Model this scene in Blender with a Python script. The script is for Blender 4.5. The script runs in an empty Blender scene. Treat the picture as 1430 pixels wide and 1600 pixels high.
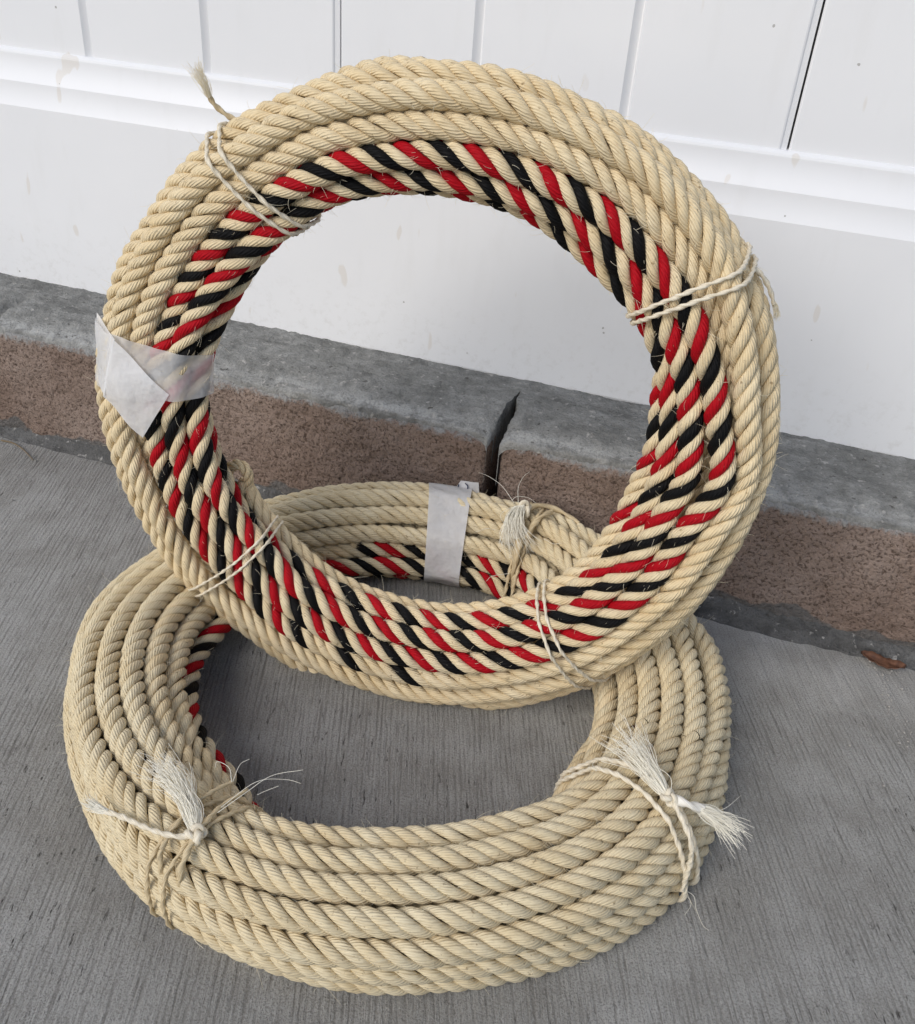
import bpy, bmesh, math, random
import numpy as np
from mathutils import Matrix, Vector, noise as mnoise

rng = np.random.default_rng(7)
random.seed(7)
scene = bpy.context.scene
COL = scene.collection

# ------------------------------------------------------------------ camera
PITCH, YAW, ROLL, FPX = math.radians(32.697), math.radians(-16.320), math.radians(4.690), 1446.5
CAM = np.array([0.0, 0.0, 0.375])
def cam_axes():
    cy, sy, cp, sp = math.cos(YAW), math.sin(YAW), math.cos(PITCH), math.sin(PITCH)
    f = np.array([sy * cp, cy * cp, -sp]); rt = np.array([cy, -sy, 0.0]); up = np.cross(rt, f)
    c, s = math.cos(ROLL), math.sin(ROLL)
    return c * rt + s * up, -s * rt + c * up, f
CR, CU, CF = cam_axes()
cam_data = bpy.data.cameras.new('camera')
cam_data.sensor_fit = 'HORIZONTAL'; cam_data.sensor_width = 36.0
cam_data.lens = 36.0 * FPX / 1430.0
cam_data.clip_start = 0.01; cam_data.clip_end = 200.0
cam = bpy.data.objects.new('camera', cam_data); COL.objects.link(cam)
M = Matrix.Identity(4)
for i in range(3):
    M[i][0] = CR[i]; M[i][1] = CU[i]; M[i][2] = -CF[i]; M[i][3] = CAM[i]
cam.matrix_world = M
scene.camera = cam

# ------------------------------------------------------------------ light: soft open shade
SUN_ELEV, SUN_AZ = math.radians(37), math.radians(204)      # azimuth measured from +Y towards +X
w = bpy.data.worlds.new('World'); scene.world = w; w.use_nodes = True
nt = w.node_tree; nt.nodes.clear()
sky = nt.nodes.new('ShaderNodeTexSky'); sky.sky_type = 'NISHITA'; sky.sun_disc = False
sky.sun_elevation = SUN_ELEV; sky.sun_rotation = SUN_AZ
sky.air_density = 1.0; sky.dust_density = 1.5; sky.ozone_density = 1.6
bg = nt.nodes.new('ShaderNodeBackground'); bg.inputs['Strength'].default_value = 0.105
wo = nt.nodes.new('ShaderNodeOutputWorld')
nt.links.new(sky.outputs[0], bg.inputs[0]); nt.links.new(bg.outputs[0], wo.inputs[0])
sd = bpy.data.lights.new('sun', 'SUN'); sd.energy = 1.75; sd.angle = math.radians(36); sd.color = (1.0, 0.97, 0.93)
sun = bpy.data.objects.new('sun', sd); COL.objects.link(sun)
sdir = Vector((math.sin(SUN_AZ) * math.cos(SUN_ELEV), math.cos(SUN_AZ) * math.cos(SUN_ELEV), math.sin(SUN_ELEV)))
sun.rotation_euler = sdir.to_track_quat('Z', 'Y').to_euler(); sun.location = sdir * 5
vs = scene.view_settings
vs.view_transform = 'Standard'; vs.look = 'None'; vs.exposure = 0.14; vs.gamma = 1.0; vs.use_curve_mapping = False
scene.cycles.max_bounces = 8; scene.cycles.transparent_max_bounces = 16

# ------------------------------------------------------------------ pixel helpers (photograph is 1430 x 1600)
def ray(u, v):
    return CR * ((u - 715) / FPX) - CU * ((v - 800) / FPX) + CF
def on_z(u, v, z):
    d = ray(u, v); return CAM + d * ((z - CAM[2]) / d[2])
def on_y(u, v, y):
    d = ray(u, v); return CAM + d * ((y - CAM[1]) / d[1])
def on_plane(u, v, p, n):
    d = ray(u, v); return CAM + d * (np.dot(p - CAM, n) / np.dot(d, n))

# ------------------------------------------------------------------ scene helpers
def link(name, me, parent=None, mat=None):
    o = bpy.data.objects.new(name, me); COL.objects.link(o)
    if parent is not None:
        o.parent = parent
        if parent.type == 'EMPTY': o.matrix_parent_inverse = Matrix.Translation(parent.location).inverted()
    if mat is not None and me is not None: me.materials.append(mat)
    return o
def empty(name, loc=(0, 0, 0)):
    o = bpy.data.objects.new(name, None); COL.objects.link(o); o.location = loc; o.empty_display_size = .02
    return o
def tag(o, label=None, cat=None, group=None, kind=None):
    if label: o['label'] = label
    if cat: o['category'] = cat
    if group: o['group'] = group
    if kind: o['kind'] = kind
    return o
def mesh_np(name, V, F, smooth=True, uv=None, attrs=None):
    """V (n,3), F (m,4) or (m,3) ints"""
    V = np.asarray(V, np.float32); F = np.asarray(F, np.int32)
    me = bpy.data.meshes.new(name)
    k = F.shape[1]
    me.vertices.add(len(V)); me.vertices.foreach_set('co', V.ravel())
    me.loops.add(F.size); me.loops.foreach_set('vertex_index', F.ravel())
    me.polygons.add(len(F))
    me.polygons.foreach_set('loop_start', np.arange(0, F.size, k, dtype=np.int32))
    if smooth: me.polygons.foreach_set('use_smooth', np.ones(len(F), bool))
    if uv is not None:
        lay = me.uv_layers.new(name='UVMap'); lay.data.foreach_set('uv', np.asarray(uv, np.float32)[F.ravel()].ravel())
    for an, arr in (attrs or {}).items():
        a = me.attributes.new(an, 'FLOAT', 'POINT'); a.data.foreach_set('value', np.asarray(arr, np.float32))
    me.update(calc_edges=True); me.validate()
    return me
def smooth_periodic(a, sig):
    n = a.shape[-1]; f = np.fft.rfftfreq(n); g = np.exp(-2 * (math.pi * f * sig) ** 2)
    return np.fft.irfft(np.fft.rfft(a, axis=-1) * g, n, axis=-1)
def smooth_open(a, sig):
    r = int(sig * 3) + 1; k = np.exp(-.5 * (np.arange(-r, r + 1) / sig) ** 2); k /= k.sum()
    b = np.r_[2 * a[0] - a[r:0:-1], a, 2 * a[-1] - a[-2:-r - 2:-1]]
    return np.convolve(b, k, 'valid')
def norm(v): return v / np.maximum(np.linalg.norm(v, axis=-1, keepdims=True), 1e-12)
def resample(P, step):
    d = np.r_[0, np.cumsum(np.linalg.norm(np.diff(P, axis=0), axis=1))]
    n = max(2, int(round(d[-1] / step)) + 1); s = np.linspace(0, d[-1], n)
    return np.stack([np.interp(s, d, P[:, i]) for i in range(3)], 1), s
def spline(P, n=12):
    """Catmull-Rom through the points"""
    P = np.asarray(P, float); Q = np.vstack([2 * P[0] - P[1], P, 2 * P[-1] - P[-2]]); out = []
    for i in range(1, len(Q) - 2):
        t = np.linspace(0, 1, n, endpoint=False)[:, None]
        a, b, c, d = Q[i - 1], Q[i], Q[i + 1], Q[i + 2]
        out.append(.5 * (2 * b + (c - a) * t + (2 * a - 5 * b + 4 * c - d) * t ** 2 + (-a + 3 * b - 3 * c + d) * t ** 3))
    return np.vstack(out + [P[-1:]])

# ------------------------------------------------------------------ materials
def new_mat(name):
    m = bpy.data.materials.new(name); m.use_nodes = True
    n = m.node_tree; b = n.nodes['Principled BSDF']
    return m, n, b
def N(n, t, **kw):
    x = n.nodes.new(t)
    for k, v in kw.items(): setattr(x, k, v)
    return x
def ramp(n, fac, stops, interp='LINEAR'):
    r = N(n, 'ShaderNodeValToRGB'); r.color_ramp.interpolation = interp
    e = r.color_ramp.elements
    while len(e) < len(stops): e.new(.5)
    for q, (p, c) in zip(e, stops):
        q.position = p; q.color = (*c, 1) if len(c) == 3 else c
    n.links.new(fac, r.inputs[0]); return r.outputs[0]
def noise(n, vec, scale, detail=4, rough=.6, dist=0.0):
    t = N(n, 'ShaderNodeTexNoise'); t.inputs['Scale'].default_value = scale; t.inputs['Detail'].default_value = detail
    t.inputs['Roughness'].default_value = rough; t.inputs['Distortion'].default_value = dist
    if vec is not None: n.links.new(vec, t.inputs['Vector'])
    return t.outputs['Fac']
def mapping(n, vec, scale=(1, 1, 1), rot=(0, 0, 0), loc=(0, 0, 0)):
    m = N(n, 'ShaderNodeMapping'); m.inputs['Scale'].default_value = scale; m.inputs['Rotation'].default_value = rot
    m.inputs['Location'].default_value = loc
    n.links.new(vec, m.inputs['Vector']); return m.outputs[0]
def mix(n, fac, a, b, mode='MIX'):
    m = N(n, 'ShaderNodeMix', data_type='RGBA', blend_type=mode)
    for s, v in ((m.inputs[0], fac), (m.inputs[6], a), (m.inputs[7], b)):
        if hasattr(v, 'links'): n.links.new(v, s)
        elif isinstance(v, (int, float)): s.default_value = v
        else: s.default_value = (*v, 1)
    return m.outputs[2]
def math_n(n, op, a, b=0.0, c=0.0):
    m = N(n, 'ShaderNodeMath', operation=op)
    for s, v in zip(m.inputs, (a, b, c)):
        if hasattr(v, 'links'): n.links.new(v, s)
        else: s.default_value = v
    return m.outputs[0]
def bump(n, h, strength, dist, prev=None):
    b = N(n, 'ShaderNodeBump'); b.inputs['Strength'].default_value = strength; b.inputs['Distance'].default_value = dist
    n.links.new(h, b.inputs['Height'])
    if prev is not None: n.links.new(prev, b.inputs['Normal'])
    return b.outputs[0]

BEIGE_A, BEIGE_B, BEIGE_C = (.735, .580, .345), (.82, .690, .460), (.40, .275, .130)
def rope_mat(name, dye=None, tint=(1, 1, 1)):
    m, n, b = new_mat(name)
    uvn = N(n, 'ShaderNodeUVMap'); uvn.uv_map = 'UVMap'
    geo = N(n, 'ShaderNodeNewGeometry')
    # yarns of the strand, laid the other way round
    # rotate first, then squeeze: lines run across the strand
    rotv = mapping(n, uvn.outputs[0], (1, 1, 1), (0, 0, math.radians(-47)))
    wv = N(n, 'ShaderNodeTexWave'); wv.wave_type = 'BANDS'; wv.bands_direction = 'X'
    wv.inputs['Scale'].default_value = 310; wv.inputs['Distortion'].default_value = 2.4; wv.inputs['Detail'].default_value = 2.5
    wv.inputs['Detail Scale'].default_value = .8; n.links.new(mapping(n, rotv, (1, .35, 1)), wv.inputs['Vector'])
    rnd = noise(n, mapping(n, rotv, (1000, 120, 1)), 1.0, 3, .6, .25)
    yarn = math_n(n, 'ADD', math_n(n, 'MULTIPLY', wv.outputs['Fac'], .36), math_n(n, 'MULTIPLY', rnd, .68))
    fine = noise(n, mapping(n, rotv, (3200, 260, 1)), 1.0, 2, .6)
    big = noise(n, geo.outputs['Position'], 55, 3, .55)
    tiny = noise(n, geo.outputs['Position'], 420, 3, .6)
    base = mix(n, ramp(n, big, [(.3, (0, 0, 0)), (.7, (1, 1, 1))]), BEIGE_A, BEIGE_B)
    base = mix(n, ramp(n, yarn, [(.15, (.8,) * 3), (.44, (0,) * 3)]), base, BEIGE_C)
    base = mix(n, ramp(n, tiny, [(.64, (0,) * 3), (.72, (.75,) * 3)]), base, (.26, .17, .08))
    soil = noise(n, geo.outputs['Position'], 95, 4, .65)
    base = mix(n, ramp(n, soil, [(.69, (0,) * 3), (.8, (.45,) * 3)]), base, (.27, .25, .21))
    base = mix(n, 1.0, base, tint, 'MULTIPLY')
    if dye is not None:
        at = N(n, 'ShaderNodeAttribute'); at.attribute_name = 'dye'
        e = math_n(n, 'ADD', at.outputs['Fac'], math_n(n, 'MULTIPLY', math_n(n, 'SUBTRACT', fine, .5), 1.6))
        edge = ramp(n, e, [(.42, (0,) * 3), (.6, (1,) * 3)])
        dcol = mix(n, ramp(n, fine, [(.3, (0,) * 3), (.7, (1,) * 3)]), [c * .72 for c in dye], [min(1, c * 1.2) for c in dye])
        wear = noise(n, mapping(n, rotv, (700, 160, 1)), 1.0, 3, .65)
        dcol = mix(n, ramp(n, wear, [(.72, (0,) * 3), (.82, (.35,) * 3)]), dcol, [min(1, c * 1.6 + .03) for c in dye])
        base = mix(n, edge, base, dcol)
    n.links.new(base, b.inputs['Base Color'])
    b.inputs['Roughness'].default_value = .72 if dye is None else .62
    b.inputs['Specular IOR Level'].default_value = .25 if dye is None else .14
    b.inputs['Sheen Weight'].default_value = .10 if dye is None else .0
    b.inputs['Sheen Roughness'].default_value = .5
    nb = bump(n, yarn, .9 if dye is None else .8, .0009 if dye is None else .0007)
    nb = bump(n, fine, .4, .0004, nb)
    n.links.new(nb, b.inputs['Normal'])
    return m
MAT_BEIGE = rope_mat('maguey_fibre')
MAT_BEIGE2 = rope_mat('maguey_fibre_pale', tint=(.97, 1.0, 1.03))
MAT_RED = rope_mat('maguey_fibre_red', (.40, .003, .010))
MAT_BLACK = rope_mat('maguey_fibre_black', (.004, .004, .0045))
def simple_mat(name, col, rough=.7, spec=.3):
    m, n, b = new_mat(name); b.inputs['Base Color'].default_value = (*col, 1)
    b.inputs['Roughness'].default_value = rough; b.inputs['Specular IOR Level'].default_value = spec
    return m
MAT_CORE = simple_mat('rope_core', (.30, .22, .13), .9, .1)
def twine_mat(name, a, c):
    m, n, b = new_mat(name)
    uvn = N(n, 'ShaderNodeUVMap'); uvn.uv_map = 'UVMap'
    f = noise(n, mapping(n, uvn.outputs[0], (160, 2600, 1)), 1.0, 3, .6)
    n.links.new(mix(n, ramp(n, f, [(.3, (0,) * 3), (.62, (1,) * 3)]), c, a), b.inputs['Base Color'])
    b.inputs['Roughness'].default_value = .55; b.inputs['Specular IOR Level'].default_value = .35
    n.links.new(bump(n, f, .7, .0005), b.inputs['Normal'])
    return m
MAT_TWINE = twine_mat('sisal_twine', (.86, .79, .64), (.62, .52, .36))
MAT_TWINE_TAN = twine_mat('sisal_twine_tan', (.68, .56, .36), (.46, .34, .18))
MAT_TWINE_WHITE = twine_mat('sisal_twine_white', (.90, .87, .79), (.70, .64, .53))
MAT_FIBRE = simple_mat('loose_fibre', (.82, .74, .56), .5, .3)
MAT_FIBRE_W = simple_mat('frayed_fibre', (.90, .86, .74), .5, .35)

# ------------------------------------------------------------------ setting
Y_BOARD, Y_RAIL, Y_BLOCK = .61, .598, .518
Z_LEDGE = .090
# --- ground: one big broomed concrete sheet
def ground_mat():
    m, n, b = new_mat('broomed_concrete')
    geo = N(n, 'ShaderNodeNewGeometry'); P = geo.outputs['Position']
    wob = N(n, 'ShaderNodeTexNoise'); wob.inputs['Scale'].default_value = 6; n.links.new(P, wob.inputs['Vector'])
    vm = N(n, 'ShaderNodeVectorMath', operation='MULTIPLY_ADD')
    n.links.new(wob.outputs['Color'], vm.inputs[0]); vm.inputs[1].default_value = (.006, 0, 0); n.links.new(P, vm.inputs[2])
    W = mapping(n, vm.outputs[0], rot=(0, 0, math.radians(-20)))      # the broom was drawn at an angle to the curb
    wv = N(n, 'ShaderNodeTexWave'); wv.wave_type = 'BANDS'; wv.bands_direction = 'X'
    wv.inputs['Scale'].default_value = 112; wv.inputs['Distortion'].default_value = 5.5; wv.inputs['Detail'].default_value = 4
    wv.inputs['Detail Scale'].default_value = 1.6; wv.inputs['Detail Roughness'].default_value = .7
    n.links.new(mapping(n, W, (1, .10, 1)), wv.inputs['Vector'])
    l0 = noise(n, mapping(n, W, (560, 26, 1)), 1.0, 6, .72)
    l1 = math_n(n, 'ADD', math_n(n, 'MULTIPLY', wv.outputs['Fac'], .15), math_n(n, 'MULTIPLY', l0, .85))
    l2 = noise(n, mapping(n, W, (1500, 210, 1)), 1.0, 3, .7)
    l3 = noise(n, mapping(n, W, (150, 7, 1)), 1.0, 3, .6)
    gr = noise(n, P, 1000, 4, .7)
    bl = noise(n, P, 5.5, 5, .6)
    bl2 = noise(n, P, 26, 5, .65)
    vo = N(n, 'ShaderNodeTexVoronoi'); vo.feature = 'DISTANCE_TO_EDGE'; vo.inputs['Scale'].default_value = 1.0
    wr2 = N(n, 'ShaderNodeTexNoise'); wr2.inputs['Scale'].default_value = 140; wr2.inputs['Detail'].default_value = 3; n.links.new(P, wr2.inputs['Vector'])
    vw = N(n, 'ShaderNodeVectorMath', operation='MULTIPLY_ADD'); n.links.new(wr2.outputs['Color'], vw.inputs[0]); vw.inputs[1].default_value = (.006, .006, 0); n.links.new(W, vw.inputs[2])
    n.links.new(mapping(n, vw.outputs[0], (190, 105, 1)), vo.inputs['Vector'])
    crack = ramp(n, vo.outputs['Distance'], [(.0, (1,) * 3), (.055, (0,) * 3)])
    # a trowelled patch along the curb to the right, free of broom marks
    sx = N(n, 'ShaderNodeSeparateXYZ'); n.links.new(P, sx.inputs[0])
    pz = math_n(n, 'ADD', math_n(n, 'MULTIPLY', sx.outputs[1], 9.0), math_n(n, 'MULTIPLY', sx.outputs[0], 2.2))
    pz = math_n(n, 'ADD', pz, math_n(n, 'MULTIPLY', bl, 1.1))
    smooth_f = ramp(n, math_n(n, 'MULTIPLY', pz, .2), [(.93, (0,) * 3), (1.0, (1,) * 3)])
    keep = math_n(n, 'SUBTRACT', 1.0, math_n(n, 'MULTIPLY', smooth_f, .72))
    col = mix(n, ramp(n, bl, [(.36, (0,) * 3), (.64, (1,) * 3)]), (.415, .404, .378), (.535, .529, .507))
    col = mix(n, ramp(n, bl2, [(.38, (.5,) * 3), (.60, (0,) * 3)]), col, (.27, .255, .225))
    col = mix(n, math_n(n, 'MULTIPLY', ramp(n, l1, [(.34, (.75,) * 3), (.48, (0,) * 3)]), keep), col, (.20, .19, .172))
    col = mix(n, math_n(n, 'MULTIPLY', ramp(n, l2, [(.55, (0,) * 3), (.70, (.65,) * 3)]), keep), col, (.62, .61, .59))
    reg0 = noise(n, P, 14, 3, .6)
    cf = math_n(n, 'MULTIPLY', crack, ramp(n, reg0, [(.50, (0,) * 3), (.68, (.32,) * 3)]))
    cf = math_n(n, 'MULTIPLY', cf, keep)
    col = mix(n, cf, col, (.095, .088, .080))
    # torn scrapes and pits: short dark dashes
    pit = noise(n, mapping(n, W, (420, 75, 1), loc=(3, 1, 0)), 1.0, 3, .7)
    reg = noise(n, P, 9, 2, .5)
    pf = math_n(n, 'MULTIPLY', ramp(n, pit, [(.62, (0,) * 3), (.68, (1,) * 3)]), ramp(n, reg, [(.42, (0,) * 3), (.58, (1,) * 3)]))
    pf = math_n(n, 'MULTIPLY', pf, keep)
    col = mix(n, pf, col, (.065, .059, .053))
    col = mix(n, ramp(n, gr, [(.34, (.8,) * 3), (.53, (0,) * 3)]), col, (.20, .19, .172))
    n.links.new(col, b.inputs['Base Color'])
    b.inputs['Roughness'].default_value = .85; b.inputs['Specular IOR Level'].default_value = .25
    h = math_n(n, 'ADD', math_n(n, 'MULTIPLY', l1, 1.0), math_n(n, 'MULTIPLY', l2, .45))
    h = math_n(n, 'SUBTRACT', h, math_n(n, 'MULTIPLY', pf, .5))
    h = math_n(n, 'SUBTRACT', h, math_n(n, 'MULTIPLY', cf, .35))
    h = math_n(n, 'MULTIPLY', h, keep)
    h = math_n(n, 'ADD', h, math_n(n, 'MULTIPLY', l3, .9))
    nb = bump(n, h, .9, .0024); nb = bump(n, gr, .8, .0011, nb)
    n.links.new(nb, b.inputs['Normal'])
    return m
gm = mesh_np('ground', [(-40, -40, 0), (40, -40, 0), (40, 1.2, 0), (-40, 1.2, 0)], [(0, 1, 2, 3)], False)
tag(link('ground', gm, None, ground_mat()), 'grey broom-finished concrete slab', None, None, 'structure')

# --- cement / mortar and block materials
def cement_mat(name, a, c, light):
    m, n, b = new_mat(name)
    geo = N(n, 'ShaderNodeNewGeometry'); P = geo.outputs['Position']
    st = noise(n, mapping(n, P, (9, 60, 60)), 1.0, 5, .65, .4)
    bl = noise(n, P, 26, 6, .65); gr = noise(n, P, 700, 4, .7); sp = noise(n, P, 190, 3, .6)
    col = mix(n, ramp(n, bl, [(.34, (0,) * 3), (.66, (1,) * 3)]), a, c)
    at = N(n, 'ShaderNodeAttribute'); at.attribute_name = 'scrape'
    lf = math_n(n, 'MULTIPLY', at.outputs['Fac'], ramp(n, st, [(.3, (.35,) * 3), (.6, (1,) * 3)]))
    col = mix(n, lf, col, light)
    col = mix(n, ramp(n, st, [(.30, (.7,) * 3), (.47, (0,) * 3)]), col, [x * .55 for x in a])
    md = noise(n, P, 85, 5, .72)
    col = mix(n, ramp(n, md, [(.36, (.65,) * 3), (.50, (0,) * 3)]), col, [x * .62 for x in a])
    col = mix(n, ramp(n, md, [(.54, (0,) * 3), (.68, (.55,) * 3)]), col, [min(1, x * 1.35) for x in c])
    col = mix(n, ramp(n, sp, [(.62, (0,) * 3), (.70, (.8,) * 3)]), col, (.50, .48, .45))
    col = mix(n, ramp(n, sp, [(.28, (.85,) * 3), (.36, (0,) * 3)]), col, (.07, .065, .058))
    col = mix(n, ramp(n, gr, [(.3, (.5,) * 3), (.55, (0,) * 3)]), col, [x * .6 for x in a])
    n.links.new(col, b.inputs['Base Color']); b.inputs['Roughness'].default_value = .95
    b.inputs['Specular IOR Level'].default_value = .12
    nb = bump(n, bl, .5, .004); nb = bump(n, md, .8, .0030, nb); nb = bump(n, sp, .9, .0022, nb); nb = bump(n, gr, .9, .0012, nb)
    n.links.new(nb, b.inputs['Normal'])
    return m
MAT_CEMENT = cement_mat('grey_cement', (.225, .224, .210), (.320, .318, .302), (.50, .50, .485))
MAT_MORTAR = cement_mat('dark_mortar', (.105, .103, .099), (.165, .163, .158), (.23, .23, .228))
def block_mat():
    m, n, b = new_mat('brown_block')
    geo = N(n, 'ShaderNodeNewGeometry'); P = geo.outputs['Position']
    bl = noise(n, P, 14, 5, .6); pt = noise(n, P, 330, 4, .65, .3); gr = noise(n, P, 1100, 3, .7)
    cr = noise(n, P, 480, 4, .62, .1)
    col = mix(n, ramp(n, bl, [(.34, (0,) * 3), (.66, (1,) * 3)]), (.265, .190, .150), (.365, .280, .232))
    col = mix(n, ramp(n, cr, [(.36, (.85,) * 3), (.49, (0,) * 3)]), col, (.095, .063, .048))
    col = mix(n, ramp(n, pt, [(.60, (0,) * 3), (.74, (.6,) * 3)]), col, (.43, .34, .29))
    at = N(n, 'ShaderNodeAttribute'); at.attribute_name = 'smear'
    g2 = noise(n, P, 60, 5, .7)
    sm = ramp(n, math_n(n, 'ADD', at.outputs['Fac'], math_n(n, 'MULTIPLY', math_n(n, 'SUBTRACT', g2, .5), .9)), [(.45, (0,) * 3), (.6, (.85,) * 3)])
    col = mix(n, sm, col, mix(n, cr, (.10, .098, .094), (.20, .198, .192)))
    at2 = N(n, 'ShaderNodeAttribute'); at2.attribute_name = 'cement'
    tp = ramp(n, math_n(n, 'ADD', at2.outputs['Fac'], math_n(n, 'MULTIPLY', math_n(n, 'SUBTRACT', pt, .5), 1.5)), [(.30, (0,) * 3), (.80, (.88,) * 3)])
    col = mix(n, tp, col, mix(n, pt, (.24, .242, .235), (.46, .465, .455)))
    n.links.new(col, b.inputs['Base Color']); b.inputs['Roughness'].default_value = .92
    b.inputs['Specular IOR Level'].default_value = .2
    nb = bump(n, cr, 1.0, .0034); nb = bump(n, pt, .8, .0018, nb); nb = bump(n, gr, .4, .0005, nb)
    n.links.new(nb, b.inputs['Normal'])
    return m
MAT_BLOCK = block_mat()

def fbm2(x, y, sc, seed, octv=4, gain=.55):
    """cheap value noise on arrays"""
    out = np.zeros_like(x); amp = 1.0; tot = 0
    for o in range(octv):
        r = np.random.default_rng(seed * 31 + o); T = r.random((128, 128))
        u = x * sc * 2 ** o + 17.3 * o; v = y * sc * 2 ** o + 5.1 * o
        iu = np.floor(u).astype(int); iv = np.floor(v).astype(int); fu = u - iu; fv = v - iv
        fu = fu * fu * (3 - 2 * fu); fv = fv * fv * (3 - 2 * fv)
        g = lambda a, c: T[a % 128, c % 128]
        out += amp * ((g(iu, iv) * (1 - fu) + g(iu + 1, iv) * fu) * (1 - fv) + (g(iu, iv + 1) * (1 - fu) + g(iu + 1, iv + 1) * fu) * fv)
        tot += amp; amp *= gain
    return out / tot - .5
def grid_faces(nu, nv):
    i, j = np.meshgrid(np.arange(nu - 1), np.arange(nv - 1), indexing='ij')
    a = (i * nv + j).ravel(); return np.stack([a, a + nv, a + nv + 1, a + 1], 1)

curb = empty('block_curb', (-.2, Y_BLOCK, 0))
tag(curb, 'low curb of brown concrete blocks with grey cement smeared on top below white fence', 'block wall')
GAP = on_y(768, 730, Y_BLOCK)[0]
BX = [(GAP - .64, GAP - .0045), (GAP + .0040, GAP + .60)]
def profile_block(x0, x1, seed):
    """front face, rounded vertical ends and top: swept grid"""
    stp = .0017
    rc = .0035
    xs = np.arange(x0 + rc, x1 - rc, stp)
    ang = np.linspace(-math.pi / 2, 0, 5)[:-1]
    path = [(x0, .07)] + [(x0, .03)] + [(x0, rc + .004)] + [(x0 + rc + rc * math.sin(a), rc - rc * math.cos(a)) for a in ang]
    right = [(x1 - (p[0] - x0), p[1]) for p in path[::-1]]
    path = path + [(x, 0.0) for x in xs] + right
    path = np.array(path)
    zs = np.r_[np.arange(-.006, Z_LEDGE - .006, stp), Z_LEDGE - .006 + .005 * np.sin(np.linspace(.2, math.pi / 2, 4))]
    bk = np.r_[np.zeros(len(zs) - 4), .005 * (1 - np.cos(np.linspace(.2, math.pi / 2, 4)))]
    X = np.repeat(path[:, :1], len(zs), 1); Z = np.repeat(zs[None], len(path), 0)
    Yd = np.repeat(path[:, 1:2], len(zs), 1) + bk[None]
    rough = fbm2(X, Z, 60, seed, 3) * .0035 + fbm2(X + Yd, Z, 330, seed + 1, 3) * .0030
    big = fbm2(X, Z, 14, seed + 2, 2) * .004
    Y = Y_BLOCK + Yd + rough + big
    smear = np.clip((.020 + fbm2(X, Z, 30, seed + 3, 3) * .030 - Z) / .01, 0, 1) * .8
    gd = np.minimum(np.abs(X - (GAP - .0045)), np.abs(X - (GAP + .0040)))
    Z = Z * (1 - .075 * np.exp(-gd / .006)); Y = Y + .0035 * np.exp(-gd / .004)
    top = np.clip((Z - (Z_LEDGE - .0085) + fbm2(X, Z * 0, 30, seed + 6, 3) * .007 + fbm2(X, Z, 160, seed + 7, 4) * .007) / .009, 0, 1)
    V = np.stack([X, Y, Z], -1).reshape(-1, 3)
    return mesh_np('block', V, grid_faces(len(path), len(zs))[:, ::-1], True, attrs={'smear': smear.ravel(), 'cement': top.ravel()})
for k, (a, c) in enumerate(BX):
    o = link('block', profile_block(a, c, 11 + 7 * k), curb, MAT_BLOCK); o.matrix_parent_inverse = Matrix.Translation(curb.location).inverted()

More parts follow.
